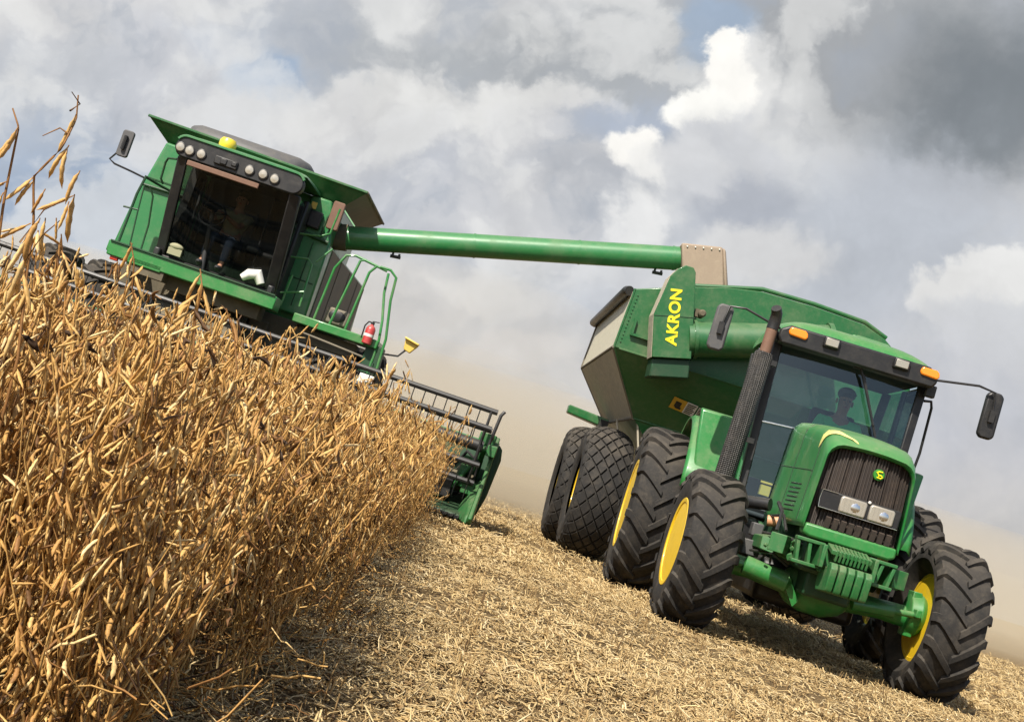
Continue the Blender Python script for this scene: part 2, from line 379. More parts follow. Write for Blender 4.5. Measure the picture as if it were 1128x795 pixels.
# ------------------------------------------------------------------ wheels
def lug_tyre(Rr, W, rim, nl, lh, o=1):
    mb = MB(); base = Rr - lh
    half = [(W * .48, rim), (W * .505, rim + .03), (W * .525, rim + .45 * (base - rim)), (W * .515, base - .13 * Rr), (W * .46, base - .045 * Rr), (W * .34, base - .006), (W * .17, base + .004)]
    back = [(W * .30, rim), (W * .42, rim + .05)] + half[2:]
    prof = half + [(0, base + .006)] + [(-h, r) for h, r in back[::-1]]; prof = [(h * o, r) for h, r in prof]
    rings = []
    n = 64
    for h, r in prof: rings.append([V(h, -r * math.cos(t), r * math.sin(t)) for t in (2 * math.pi * j / n for j in range(n))])
    mb.rings(rings, False)
    fs = len(rings)
    st = [(-.04, base - .01, Rr - .003), (.10, base - .01, Rr), (.22, base - .012, Rr), (.34, base - .015, Rr - .006), (.44, base - .03, Rr - .022), (.50, base - .06, Rr - .055), (.535, base - .13 * Rr, base - .085 * Rr)]
    for side in (-1, 1):
        for k in range(nl):
            p0 = 2 * math.pi * (k + (.5 if side > 0 else 0)) / nl
            R4 = []
            for q, (sx, rb, rt_) in enumerate(st):
                ph = p0 + min(sx, .47) * W / Rr * .95 - (max(0, sx - .47) * .3)
                wb, wt = .043 / Rr * (1 + .35 * sx), .030 / Rr * (1 + .5 * sx)
                x = side * sx * W
                xt = side * (sx * W + (.012 if sx > .5 else 0))
                R4.append([V(x, -rb * math.cos(ph - wb), rb * math.sin(ph - wb)), V(xt, -rt_ * math.cos(ph - wt), rt_ * math.sin(ph - wt)),
                           V(xt, -rt_ * math.cos(ph + wt), rt_ * math.sin(ph + wt)), V(x, -rb * math.cos(ph + wb), rb * math.sin(ph + wb))])
            mb.rings(R4, True)
    return mb
def diamond_tyre(Rr, W, rim, n_around):
    mb = MB(); lh = .03; base = Rr - lh
    def rad(x): return base - .05 * (abs(x) / (W / 2)) ** 2.2 * 2
    half = [(W * .46, rim), (W * .50, rim + .04), (W * .53, rim + .5 * (base - rim)), (W * .52, base - .20), (W * .47, rad(W * .46)), (W * .36, rad(W * .36)), (W * .18, rad(W * .18))]
    prof = half + [(0, base)] + [(-h, r) for h, r in half[::-1]]
    n = 64
    mb.rings([[V(h, -r * math.cos(t), r * math.sin(t)) for t in (2 * math.pi * j / n for j in range(n))] for h, r in prof], False)
    cols_ = 8; hx = W / cols_; ha = math.pi / n_around
    for k in range(-cols_ // 2, cols_ // 2 + 1):
        for j in range(n_around):
            a = 2 * ha * j + (ha if k % 2 else 0); x = k * hx
            def pt(dx, da, h):
                xx = max(-W * .52, min(W * .52, x + dx)); r = rad(xx) + h - max(0, abs(xx) - W * .45) * 1.2
                return V(xx, -r * math.cos(a + da), r * math.sin(a + da))
            for h0, h1, s0, s1 in ((-.012, lh, .90, .80),):
                b = [pt(-hx * s0, 0, h0), pt(0, -ha * s0, h0), pt(hx * s0, 0, h0), pt(0, ha * s0, h0)]
                t = [pt(-hx * s1, 0, h1), pt(0, -ha * s1, h1), pt(hx * s1, 0, h1), pt(0, ha * s1, h1)]
                mb.add(b + t, [(4, 5, 6, 7), (0, 1, 5, 4), (1, 2, 6, 5), (2, 3, 7, 6), (3, 0, 4, 7)])
    return mb
def rim_mesh(rim, W, dish, side, wf=.475):   # side -1: the outer face looks to -x
    mb = MB(); w = W * wf; o = side
    prof = [(o * w, rim + .012), (o * (w + .012), rim + .004), (o * (w + .008), rim - .03), (o * w * .7, rim - .05), (o * (w - dish), rim - .075), (o * (w - dish), rim * .55), (o * (w - dish + .035), rim * .45), (o * (w - dish + .035), .02),
            (o * (w - dish + .01), .02), (o * (w - dish - .012), rim * .55), (o * (w - dish - .02), rim - .06), (-o * W * .24, rim - .05), (-o * W * .31, rim - .03), (-o * W * .30, rim + .012)]
    return mb.lathe(prof, 48)
def hub_mesh(rim, W, dish, side, wf=.475):
    mb = MB(); w = W * wf; o = side; x0 = o * (w - dish + .034)
    mb.lathe([(x0, rim * .34), (x0 + o * .05, rim * .32), (x0 + o * .055, rim * .20), (x0 + o * .075, rim * .18), (x0 + o * .08, .01)], 24)
    for k in range(8):
        a = 2 * math.pi * k / 8; mb.lathe([(x0, .014), (x0 + o * .03, .014), (x0 + o * .031, .004)], 8, (0, rim * .40 * math.cos(a), rim * .40 * math.sin(a)))
    return mb
TYRES = {}
def wheel(parent, loc, Rr, W, rim, dish, side, kind, rimmat='yellow', turn=0., rot=0., nl=20, lh=.045, camber=0.):
    wf = .475 if kind == 'lug' else .39
    o = hub_mesh(rim, W, dish, side, wf).build('wheel', rimmat, parent, loc=loc)
    key = (kind, Rr, W, side)
    if key in TYRES:
        t = TYRES[key].copy(); col.objects.link(t); t.parent = o
    else:
        t = (lug_tyre(Rr, W, rim, nl, lh, side) if kind == 'lug' else diamond_tyre(Rr, W, rim, nl)).build('tyre', 'rubber', o, smooth=32); TYRES[key] = t
    t.rotation_euler = (rot, 0, 0)
    rim_mesh(rim, W, dish, side, wf).build('rim', rimmat, o)
    o.rotation_euler = (0, R(camber), R(turn))
    return o

# ------------------------------------------------------------------ people (seated drivers)
def skin_body(name, joints, bones, m, parent, sub=2):
    me = bpy.data.meshes.new(name); me.from_pydata([j[0] for j in joints], bones, [])
    me.materials.append(M[m]); o = bpy.data.objects.new(name, me); col.objects.link(o); o.parent = parent
    o.modifiers.new('skin', 'SKIN')
    for i, j in enumerate(joints):
        d = me.skin_vertices[0].data[i]; r = j[1]; d.radius = r if isinstance(r, tuple) else (r, r); d.use_root = (i == 0)
    s = o.modifiers.new('sub', 'SUBSURF'); s.levels = sub; s.render_levels = sub
    for p in me.polygons: p.use_smooth = True
    return o
def driver(mw, shirt, hand_l, hand_r, label, cap=True):
    r = empty('person', mw); tag(r, label, 'person')
    J = [((0, 0, .05), (.15, .11)), ((0, .02, .28), (.145, .10)), ((0, .03, .44), (.165, .10)), ((0, .02, .54), (.07, .065)), ((0, 0, .60), (.052, .055)), ((0, -.02, .68), (.075, .092)), ((0, -.015, .77), (.078, .098)), ((0, -.005, .83), (.05, .06))]
    B = [(0, 1), (1, 2), (2, 3), (3, 4), (4, 5), (5, 6), (6, 7)]
    for sgn, hd in ((-1, hand_l), (1, hand_r)):
        k = len(J); hd = V(*hd); sh = V(sgn * .19, .02, .47); el = (sh + hd) / 2 + V(sgn * .07, .05, -.13)
        wr = hd + (el - hd).normalized() * .08
        J += [(sh, .058), (el, .042), (wr, .03), (hd, (.042, .025))]
        B += [(2, k), (k, k + 1), (k + 1, k + 2), (k + 2, k + 3)]
        for q, (fx, fz, fl) in enumerate(((-.03, .012, .055), (-.011, .02, .065), (.009, .02, .062), (.028, .012, .048), (.03 * -sgn, .03, .04))):
            kk = len(J); d = (hd - el).normalized(); base = hd + d * .02 + V(fx, 0, fz * .4); mid = base + d * fl * .55; tip = mid + (d * .3 + V(0, 0, -.9)).normalized() * fl * .5
            J += [(base, .009), (mid, .0085), (tip, .007)]; B += [(k + 3, kk), (kk, kk + 1), (kk + 1, kk + 2)]
        k = len(J); J += [((sgn * .10, -.06, .03), .085), ((sgn * .14, -.44, .06), .062), ((sgn * .14, -.50, -.32), .042), ((sgn * .14, -.62, -.38), .036)]
        B += [(0, k), (k, k + 1), (k + 1, k + 2), (k + 2, k + 3)]
    body = skin_body('body', J, B, 'skin', r)
    f = MB(); f.ell((0, -.115, .70), (.014, .022, .022), 8, 6); f.build('nose', 'skin', body)
    f = MB()
    for sx in (-1, 1): f.ell((sx * .03, -.098, .725), (.014, .010, .008), 8, 6)
    f.build('eyes', 'interior', body)
    f = MB(); f.ell((0, -.102, .655), (.026, .008, .006), 8, 6); f.build('mouth', 'red', body)
    f = MB()
    for sx in (-1, 1): f.ell((sx * .084, .0, .71), (.012, .022, .033), 8, 6)
    f.build('ears', 'skin', body)
    SJ = [((0, 0, .06), (.165, .125)), ((0, .02, .28), (.160, .115)), ((0, .03, .44), (.180, .115)), ((0, .02, .51), (.085, .08))]; SB = [(0, 1), (1, 2), (2, 3)]
    for i, sgn in enumerate((-1, 1)):
        k = len(SJ); sh, el = J[8 + i * (4 + 15 + 4)][0], J[9 + i * 23][0]
        SJ += [(sh, .074), (sh.lerp(el, .75), .062)]; SB += [(2, k), (k, k + 1)]
    skin_body('shirt', SJ, SB, shirt, r)
    TJ = [((0, 0, .03), (.16, .12))]; TB = []
    for sgn in (-1, 1):
        k = len(TJ); TJ += [((sgn * .10, -.06, .03), .098), ((sgn * .14, -.44, .06), .074), ((sgn * .14, -.50, -.30), .056)]; TB += [(0, k), (k, k + 1), (k + 1, k + 2)]
    skin_body('trousers', TJ, TB, 'jeans', r)
    sh_ = MB()
    for sx in (-1, 1): sh_.ell((sx * .14, -.60, -.385), (.05, .13, .045), 10, 6)
    build_split(sh_, 'shoe', 'interior', r)
    c = MB(); c.ell((0, 0, .80), (.098, .118, .075), 16, 8); c.hexa([V(-.08, -.09, .80), V(.08, -.09, .80), V(.065, -.20, .785), V(-.065, -.20, .785)], [V(-.08, -.09, .812), V(.08, -.09, .812), V(.065, -.20, .795), V(-.065, -.20, .795)])
    c.build('cap', 'cap', r)
    return r
# ================================================================== tractor
def hood_profile(y):     # half width, top height of the hood at y
    ys = (-.80, -.74, -.60, -.35, .2, .8, 1.2)
    return (np.interp(y, ys, (.372, .392, .396, .392, .39, .40, .41)), np.interp(y, ys, (1.845, 1.905, 1.965, 2.01, 2.06, 2.10, 2.12)))
def hood_point(y, a, off=0.):   # a in 0..1 from the left bottom edge over the top to the right bottom edge
    w, zt = hood_profile(y); w += off; zt += off; zb = 1.12
    rc = .105; hs = zt - zb - rc; q = math.pi / 2 * rc; tw = w - rc; tot = hs + q + tw; d = (a if a <= .5 else 1 - a) * 2 * tot
    if d < hs: x, z = w * (1 - .02 * d / hs), zb + d
    elif d < hs + q: t = (d - hs) / rc; x, z = tw + rc * math.cos(t) - .02 * w * math.cos(t), zb + hs + rc * math.sin(t)
    else: x, z = max(0, tw - (d - hs - q)), zt
    z += .035 * (1 - (x / w) ** 2) * (1 if d > hs else 0) - (.035 * (1 - (x / w) ** 2) * (0 if d > hs + q else max(0, 1 - (d - hs) / q)) if d > hs else 0)
    x *= 1 + .07 * max(0, (1.95 - z) / .75)
    return V(-x if a <= .5 else x, y, z)
def build_tractor():
    t = empty('tractor', FT)
    tag(t, 'green tractor with yellow wheels and chevron tyres pulling the grain cart', 'tractor')
    # --- hood shell with a rolled front lip
    mb = MB(); N = 40; A = [i / N for i in range(N + 1)]
    inner = [hood_point(-.74, a, -.022) - V(0, 0, .055 * min(1, max(0, (hood_point(-.74, a).z - 1.6) / .2))) for a in A]; 
    rings = [[V(p.x, -.70, p.z) for p in inner], [V(p.x, -.775, p.z) for p in inner], [hood_point(-.80, a, .006) for a in A], [hood_point(-.785, a, .004) for a in A]] + [[hood_point(y, a) for a in A] for y in (-.76, -.70, -.60, -.45, -.2, .2, .6, .9, 1.06)]
    for r in rings: r += []
    mb.rings(rings, False, closed=False); hood = mb.build('hood', 'green', t, smooth=50)
    s = hood.modifiers.new('thick', 'SOLIDIFY'); s.thickness = .012
    # lower green lip of the nose
    mb = MB(); mb.prism([(-.395, 1.165), (-.40, 1.08), (-.34, 1.055), (.34, 1.055), (.40, 1.08), (.395, 1.165)], 'y', -.785, -.60); mb.build('nose_lip', 'green', t, bevel=.02)
    # pale stripe that runs forward along the left shoulder and tapers
    for sd in (0,):
        mb = MB(); L = []
        for i in range(15):
            f = i / 14; y = -.42 - .345 * f; a0 = .318 + .115 * f ** 1.5; wd = .034 * (1 - f) ** .8 + .003
            aa = [a0 - wd, a0 - wd / 3, a0 + wd / 3, a0 + wd]
            if sd: aa = [1 - q for q in aa]
            L.append([hood_point(y, q, .006) for q in aa])
        mb.rings(L, False, closed=False); mb.build('hood_stripe', 'stripe', hood)
    for sd in (0, 1):
        for y in (-.50, .42):
            mb = MB(); mb.tube([hood_point(y, (q if sd == 0 else 1 - q), .0) for q in np.linspace(.02, .40, 14)], .0045, 5); mb.build('panel_gap', 'blackmetal', hood)
        mb = MB(); mb.tube([hood_point(y, (.20 if sd == 0 else .80), .0) for y in np.linspace(-.50, 1.04, 10)], .004, 5); mb.build('panel_gap', 'blackmetal', hood)
        for q in range(7):
            mb = MB(); a0 = .05 + .016 * q; mb.tube([hood_point(y, (a0 if sd == 0 else 1 - a0), .0) for y in np.linspace(-.2, .3, 6)], .006, 5); mb.build('vent_slot', 'blackmetal', hood)
    # --- grille: ribbed panel
    mb = MB(); nx = 168
    def gy(x, z): return -.752 + .10 * (x / .34) ** 2 * .5 + (z - 1.5) * .035
    cols = []
    for i in range(nx + 1):
        x = -.372 + .744 * i / nx; k = (x + .372) / .744 * 28
        rib = .016 * (1 if (k % 1) < .40 else 0); gap = .02 if abs((x + .345) % .115 - .057) < .008 else 0
        L = []
        for z in np.linspace(1.13, 1.86, 10):
            L.append(V(x * (.965 + .075 * (1.9 - z) / .75), gy(x, z) + rib + gap, z))
        cols.append(L)
    mb.rings(cols, False, closed=False); gr = mb.build('grille', 'grille', t, smooth=0)
    mb = MB(); mb.hexa([V(-.35, -.69, 1.08), V(.35, -.69, 1.08), V(.35, -.6, 1.08), V(-.35, -.6, 1.08)], [V(-.33, -.67, 1.80), V(.33, -.67, 1.80), V(.33, -.58, 1.84), V(-.33, -.58, 1.84)]); mb.build('radiator_core', 'blackmetal', t)
    mb = MB()     # finned lower strip of the grille
    for i in range(9): mb.box((-.22 + .065 * i, -.775, 1.215), (.045, .03, .09), (.3, 0, 0))
    build_split(mb, 'grille_fin', 'grille', gr)
    # --- headlight bar
    mb = MB(); mb.prism([(-.345, 1.33), (-.33, 1.31), (.335, 1.31), (.35, 1.33), (.35, 1.455), (.335, 1.475), (-.33, 1.475), (-.345, 1.455)], 'y', -.80, -.70); bar = mb.build('headlight_bar', 'black', t, bevel=.012)
    mb = MB()
    for p in ([(-.335, -.806, 1.318), (.34, -.806, 1.318)], [(-.335, -.806, 1.318), (-.343, -.804, 1.39), (-.335, -.806, 1.468), (-.20, -.806, 1.468)]): mb.tube(p, .004, 6)
    build_split(mb, 'bar_trim', 'chrome', bar)
    for x0, x1 in ((-.165, .045), (.085, .285)):
        mb = MB(); mb.prism([(x0, 1.325), (x1, 1.325), (x1 + .008, 1.34), (x1 + .008, 1.45), (x1 - .01, 1.462), (x0 + .01, 1.462), (x0 - .008, 1.45), (x0 - .008, 1.34)], 'y', -.822, -.79); h = mb.build('headlight', 'lens', t, bevel=.012)
        xm = (x0 + x1) / 2; mb = MB(); mb.lathe([(-.8225, .04), (-.826, .03), (-.827, .004)], 16, (xm + .02, 0, 1.39), 'y'); mb.build('bulb_cover', 'chrome', h)
        mb = MB(); 
        for i in range(5): mb.box((x0 + .03 + (x1 - x0 - .06) * i / 4, -.8235, 1.393), (.004, .004, .11))
        build_split(mb, 'lens_rib', 'lens', h)
    mb = MB(); mb.ell((.066, -.806, 1.47), (.014, .012, .014)); mb.build('screw_cap', 'white', bar)
    # --- round badge with a leaping-animal mark
    mb = MB(); mb.lathe([(-.742, .048), (-.768, .048), (-.773, .043), (-.774, .001)], 28, (.085, 0, 1.715), 'y'); bd = mb.build('badge', mat('badge_green', (.03, .20, .02), .4), t)
    mb = MB(); mb.tube([(.058, -.778, 1.730), (.078, -.78, 1.742), (.108, -.778, 1.744)], .006, 6); mb.tube([(.066, -.778, 1.730), (.078, -.78, 1.715), (.104, -.78, 1.712), (.114, -.78, 1.70), (.102, -.78, 1.688), (.068, -.778, 1.692)], .006, 6); mb.tube([(.088, -.78, 1.714), (.080, -.78, 1.702)], .004, 6)
    mb.build('badge_mark', 'yellow_text', bd)
    # --- engine block, chassis
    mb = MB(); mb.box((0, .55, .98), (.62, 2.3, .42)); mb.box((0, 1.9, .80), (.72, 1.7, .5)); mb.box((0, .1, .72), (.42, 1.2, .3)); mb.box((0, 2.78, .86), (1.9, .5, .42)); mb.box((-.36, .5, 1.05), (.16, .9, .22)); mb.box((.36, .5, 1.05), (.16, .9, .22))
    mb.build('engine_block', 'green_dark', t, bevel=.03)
    mb = MB(); mb.box((.02, 1.5, .58), (.95, 2.2, .40)); mb.box((0, .35, .60), (.5, .9, .24)); mb.build('belly_shade_block', 'blackmetal', t, bevel=.06)  # black boxes under the belly, added to stand for the shade between the wheels
    mb = MB(); mb.tube([(-1.2, 2.78, .9), (1.2, 2.78, .9)], .17, 20); mb.build('rear_axle', 'green_dirty', t)
    # front frame casting with windows
    mb = MB()
    for sx in (-1, 1):
        mb.hexa([V(sx * .62, -.30, .84), V(sx * .24, -.42, .80), V(sx * .24, .2, .80), V(sx * .62, .2, .84)], [V(sx * .62, -.28, .95), V(sx * .24, -.38, 1.04), V(sx * .24, .2, 1.04), V(sx * .62, .2, .95)])
        mb.prism([(sx * .20, .84), (sx * .20, 1.03), (sx * .235, 1.03), (sx * .235, .84)], 'y', -.98, -.40)
        for xx in (.21, .30, .40): mb.box((sx * xx, -.76, .93), (.03, .10, .22), (0, sx * .15, 0))
        mb.box((sx * .31, -.76, 1.025), (.24, .12, .03)); mb.box((sx * .31, -.76, .83), (.24, .12, .03))
        mb.box((sx * .48, -.45, .93), (.14, .3, .16), (0, 0, sx * .4))
    for i in range(9): mb.box((-.12 + .032 * i, -.93, .985), (.02, .18, .10), (.25, 0, 0))
    mb.box((.0, -.90, 1.01), (.34, .24, .04), (.2, 0, 0)); mb.box((0, -.78, .90), (.4, .04, .2))
    rg = random.Random(3)
    for i in range(16): mb.box((rg.uniform(-.60, -.25), rg.uniform(-.50, -.40), rg.uniform(.84, 1.0)), (rg.uniform(.02, .06),) * 3, (rg.random(), rg.random(), 0))
    mb.build('front_frame', 'green_dirty', t, bevel=.006)
    # suitcase weights
    for i in range(5):
        x = -.135 + .072 * i
        mb = MB(); mb.prism([(-1.10, .665), (-1.12, .69), (-1.13, .86), (-1.09, .905), (-1.00, .905), (-.97, .86), (-.93, .86), (-.70, .86), (-.70, .70), (-.76, .65)], 'x', x - .029, x + .029); mb.build('weight', 'green_dirty', t, bevel=.008)
    # hoses and tow loop
    mb = MB(); mb.tube([(-.62, -.25, .98), (-.45, -.45, 1.00), (-.28, -.5, .98), (-.2, -.62, .97)], .012, 6); mb.tube([(-.66, -.1, .80), (-.5, -.35, .83), (-.35, -.32, .76)], .012, 6); mb.tube([(.6, -.2, .9), (.45, -.4, .95), (.3, -.42, .85)], .012, 6)
    mb.tube([(-.55, -.15, .74), (-.53, -.18, .83), (-.49, -.18, .83), (-.47, -.15, .74)], .010, 6)
    mb.tube([(-.52, -.3, 1.03), (-.5, -.2, 1.2), (-.5, .1, 1.28)], .018, 6); mb.tube([(-.44, -.3, 1.05), (-.46, -.1, 1.18), (-.5, .3, 1.15)], .014, 6)
    build_split(mb, 'hose', 'blackmetal', t)
    # front axle
    mb = MB(); mb.lathe([(-.30, .10), (-.24, .16), (-.1, .21), (.1, .21), (.24, .16), (.30, .10)], 24, (0, 0, .62)); mb.tube([(-.9, 0, .64), (-.6, 0, .64), (-.28, 0, .62), (.28, 0, .62), (.6, 0, .64), (.9, 0, .64)], [.10, .088, .10, .10, .088, .10], 18)
    for sx in (-1, 1):
        mb.lathe([(sx * .80, .07), (sx * .82, .17), (sx * .92, .19), (sx * .96, .16), (sx * 1.0, .10)], 24, (0, 0, .68)); mb.box((sx * .86, 0, .68), (.08, .18, .40)); mb.box((sx * .86, -.16, .70), (.05, .22, .07))
    mb.build('front_axle', 'green', t, bevel=.008)
    mb = MB(); mb.tube([(-.74, -.20, .665), (-.70, -.20, .665), (-.69, -.20, .665), (-.30, -.22, .625), (-.27, -.22, .62)], [.03, .03, .085, .085, .05], 18); mb.tube([(-.84, -.18, .68), (-.70, -.20, .665)], .028, 10); mb.tube([(.84, -.18, .68), (.66, -.2, .66)], .028, 10); mb.tube([(.66, -.2, .66), (.3, -.2, .62)], .06, 14)
    mb.hexa([V(-.32, -.26, .60), V(-.20, -.24, .44), V(-.20, -.14, .44), V(-.32, -.14, .60)], [V(-.30, -.26, .68), V(-.16, -.24, .50), V(-.16, -.14, .50), V(-.30, -.14, .68)])
    build_split(mb, 'steering_cylinder', 'green', t)
    # wheels
    wheel(t, (-1.09, 0, .675), .70, .46, .395, .19, -1, 'lug', turn=3, rot=.10, nl=19, lh=.038)
    wheel(t, (1.09, 0, .675), .70, .46, .395, .10, 1, 'lug', turn=3, rot=.2, nl=19, lh=.038)
    wheel(t, (-1.38, 2.78, .875), .90, .50, .485, .20, -1, 'lug', rot=.05, nl=21, lh=.042)
    wheel(t, (1.38, 2.78, .875), .90, .50, .485, .20, 1, 'lug', rot=.12, nl=21, lh=.042)
    # rear fenders
    for sx in (-1, 1):
        mb = MB(); ra = .99; L = []
        for i in range(13):
            a = R(18 + 122 * i / 12); y, z = 2.78 - ra * math.cos(a), .88 + ra * math.sin(a) * 1.13
            L.append([V(sx * .80, y, z), V(sx * .84, y, z + .018), V(sx * 1.18, y - .01, z + .018), V(sx * 1.22, y - .01, z - .02)])
        mb.rings(L, False, closed=False); f = mb.build('fender', 'green', t); so_ = f.modifiers.new('th', 'SOLIDIFY'); so_.thickness = .02
        mb = MB(); mb.hexa([V(sx * .80, 1.90, 1.36), V(sx * 1.12, 1.90, 1.36), V(sx * 1.12, 2.05, 1.36), V(sx * .80, 2.05, 1.36)], [V(sx * .84, 2.03, 2.05), V(sx * 1.20, 2.03, 2.05), V(sx * 1.20, 2.18, 2.07), V(sx * .84, 2.18, 2.07)]); mb.build('fender_face', 'green', f, bevel=.02)
    # --- cab
    def cabx(z): return .70 + .045 * (z - 1.2) / 1.6
    zt, zb = 2.84, 1.18
    fy = lambda z: 1.13 + .10 * (z - zb) / (zt - zb)
    mb = MB()
    for sx in (-1, 1):
        mb.hexa([V(sx * (.66), fy(zb), zb), V(sx * .735, fy(zb) + .02, zb), V(sx * .735, fy(zb) + .10, zb), V(sx * .66, fy(zb) + .08, zb)], [V(sx * .70, fy(zt), zt), V(sx * .79, fy(zt) + .02, zt), V(sx * .79, fy(zt) + .12, zt), V(sx * .70, fy(zt) + .09, zt)])
        mb.hexa([V(sx * .72, 2.0, zb), V(sx * .77, 2.0, zb), V(sx * .77, 2.07, zb), V(sx * .72, 2.07, zb)], [V(sx * .76, 2.05, zt), V(sx * .81, 2.05, zt), V(sx * .81, 2.12, zt), V(sx * .76, 2.12, zt)])
        mb.hexa([V(sx * .64, 2.78, 1.5), V(sx * .72, 2.76, 1.5), V(sx * .72, 2.84, 1.5), V(sx * .64, 2.84, 1.5)], [V(sx * .70, 2.66, zt), V(sx * .79, 2.64, zt), V(sx * .79, 2.72, zt), V(sx * .70, 2.72, zt)])
        mb.box((sx * .745, 1.70, 1.19), (.06, .66, .07)); mb.box((sx * .77, 2.40, 1.9), (.05, .7, .05))
    mb.box((0, 2.80, 1.5), (1.4, .06, .10)); mb.box((0, 1.37, 1.17), (1.42, .06, .08))
    cf = mb.build('cab_frame', 'black', t, bevel=.012)
    mb = MB(); mb.tube([(-.69, fy(2.05) - .004, 2.03), (-.25, fy(2.05) - .03, 2.06)], .008, 6); mb.build('windshield_seam', 'chrome', cf)
    mb = MB()   # windscreen, bowed a little
    L = []
    for i in range(13):
        u = -1 + 2 * i / 12; L.append([V(u * (.665 + .03 * k), (fy(zb + (zt - zb) * k)) - .05 * (1 - u * u) + .02, zb + .03 + (zt - zb - .06) * k) for k in (0, .33, .66, 1)])
    mb.rings(L, False, closed=False); mb.build('windshield', 'glass', t)
    mb = MB()
    for sx in (-1, 1):
        mb.add([V(sx * .725, fy(zb) + .11, zb + .04), V(sx * .745, 1.99, zb + .04), V(sx * .785, 2.04, zt), V(sx * .772, fy(zt) + .13, zt)], [(0, 1, 2, 3)])
        mb.add([V(sx * .755, 2.09, 1.92), V(sx * .74, 2.72, 1.92), V(sx * .775, 2.63, zt), V(sx * .79, 2.13, zt)], [(0, 1, 2, 3)])
    build_split(mb, 'side_glass', 'glass', t)
    mb = MB(); mb.add([V(-.68, 2.80, 1.56), V(.68, 2.80, 1.56), V(.72, 2.69, zt), V(-.72, 2.69, zt)], [(0, 1, 2, 3)]); mb.build('rear_glass', 'glass', t)
    # roof
    mb = MB(); L = []
    for y, w, z0, h in ((1.03, .66, 2.93, .05), (1.05, .72, 2.90, .13), (1.12, .775, 2.89, .19), (1.30, .80, 2.88, .245), (1.7, .815, 2.88, .29), (2.2, .815, 2.88, .29), (2.6, .80, 2.88, .25), (2.82, .76, 2.90, .18), (2.88, .70, 2.93, .08)):
        L.append([V(w * math.copysign(abs(math.cos(a)) ** .5, math.cos(a)), y, z0 + h * (abs(math.sin(a)) ** .75 if math.sin(a) > 0 else 0)) for a in [math.pi * i / 18 for i in range(19)]])
    mb.rings(L, True); roof = mb.build('roof', 'green', t, smooth=45)
    mb = MB(); mb.prism([(-.76, 2.80), (.76, 2.80), (.80, 2.86), (.79, 2.94), (.70, 2.995), (-.70, 2.995), (-.79, 2.94), (-.80, 2.86)], 'y', .99, 1.16); mb.box((0, 1.9, 2.865), (1.5, 1.6, .04)); fa = mb.build('roof_fascia', 'black', roof, bevel=.02)
    mb = MB(); mb.box((.2, 1.75, 3.17), (.34, .05, .07)); mb.hexa([V(.02, 1.5, 3.13), V(.42, 1.5, 3.13), V(.42, 1.95, 3.14), V(.02, 1.95, 3.14)], [V(.05, 1.6, 3.19), V(.38, 1.6, 3.185), V(.38, 1.9, 3.20), V(.05, 1.9, 3.20)]); mb.build('roof_hatch', 'green', roof, bevel=.01)
    for x in (-.62, .70): 
        mb = MB(); mb.prism([(x - .095, 2.93), (x - .08, 2.90), (x + .08, 2.89), (x + .10, 2.915), (x + .09, 2.955), (x + .06, 2.975), (x - .08, 2.975)], 'y', .962, 1.0); mb.build('turn_signal', 'orange', t, bevel=.012)
    for x in (-.285, .415):
        mb = MB(); mb.box((x, .975, 2.935), (.16, .06, .105)); l = mb.build('work_lamp', 'black', t, bevel=.012)
        mb = MB(); mb.box((x, .942, 2.935), (.125, .012, .075)); mb.build('lens', 'lens', l, bevel=.008)
    # wiper
    mb = MB(); mb.tube([(.06, 1.10, 2.83), (.16, 1.12, 2.66), (.34, 1.10, 2.30)], .013, 6); mb.box((.26, 1.115, 2.47), (.02, .02, .62), (0, -.46, 0)); mb.box((.05, 1.12, 2.82), (.08, .07, .06)); mb.build('wiper', 'black', t)
    # mirrors
    for x, z, z2, sx, top in ((-1.34, 2.80, 2.95, -1, 2.99), (1.43, 2.735, 2.90, 1, 2.93)):
        mb = MB(); w = .085
        mb.prism([(x - w, z - .20), (x - w * .6, z - .235), (x + w * .6, z - .235), (x + w, z - .20), (x + w, z + .20), (x + w * .6, z + .235), (x - w * .6, z + .235), (x - w, z + .20)], 'y', 1.17, 1.24); m_ = mb.build('mirror', 'grayplastic' if sx < 0 else 'black', t, bevel=.02)
        mb = MB(); mb.tube([(sx * .78, 1.12, z2), (x * .86, 1.12, z + .24), (x - sx * .03, 1.13, z + .22), (x, 1.14, z)], .012, 8); mb.box((x, 1.15, z - .01), (.05, .05, .12)); mb.build('mirror_arm', 'black', m_)
    # grab rail on the far side of the cab
    mb = MB(); mb.tube([(.80, 1.30, 2.70), (.88, 1.34, 2.72), (.905, 1.36, 2.66), (.93, 1.42, 2.2), (.90, 1.46, 1.70), (.80, 1.46, 1.55)], .014, 8); mb.build('grab_rail', 'black', t)
    mb = MB(); mb.box((.80, 1.18, 2.79), (.10, .08, .12)); mb.box((-.82, 1.12, 2.86), (.10, .08, .10)); build_split(mb, 'mirror_bracket', 'black', t, bevel=.01)
    # exhaust: shield, pipe, bent tip
    mb = MB(); mb.tube([(-.925, .98, 1.36), (-.92, .98, 1.4), (-.88, 1.0, 2.62), (-.878, 1.0, 2.66)], [.075, .098, .098, .085], 24); ex = mb.build('exhaust_shield', 'perf', t)
    mb = MB(); mb.tube([(-.878, 1.0, 2.6), (-.872, 1.0, 2.92)], .056, 16); mb.build('exhaust_pipe', 'rust', ex)
    mb = MB(); mb.tube([(-.872, 1.0, 2.90), (-.868, 1.0, 2.99), (-.875, .97, 3.06), (-.90, .93, 3.10)], [.060, .060, .055, .05], 16); mb.build('exhaust_tip', 'blackmetal', ex)
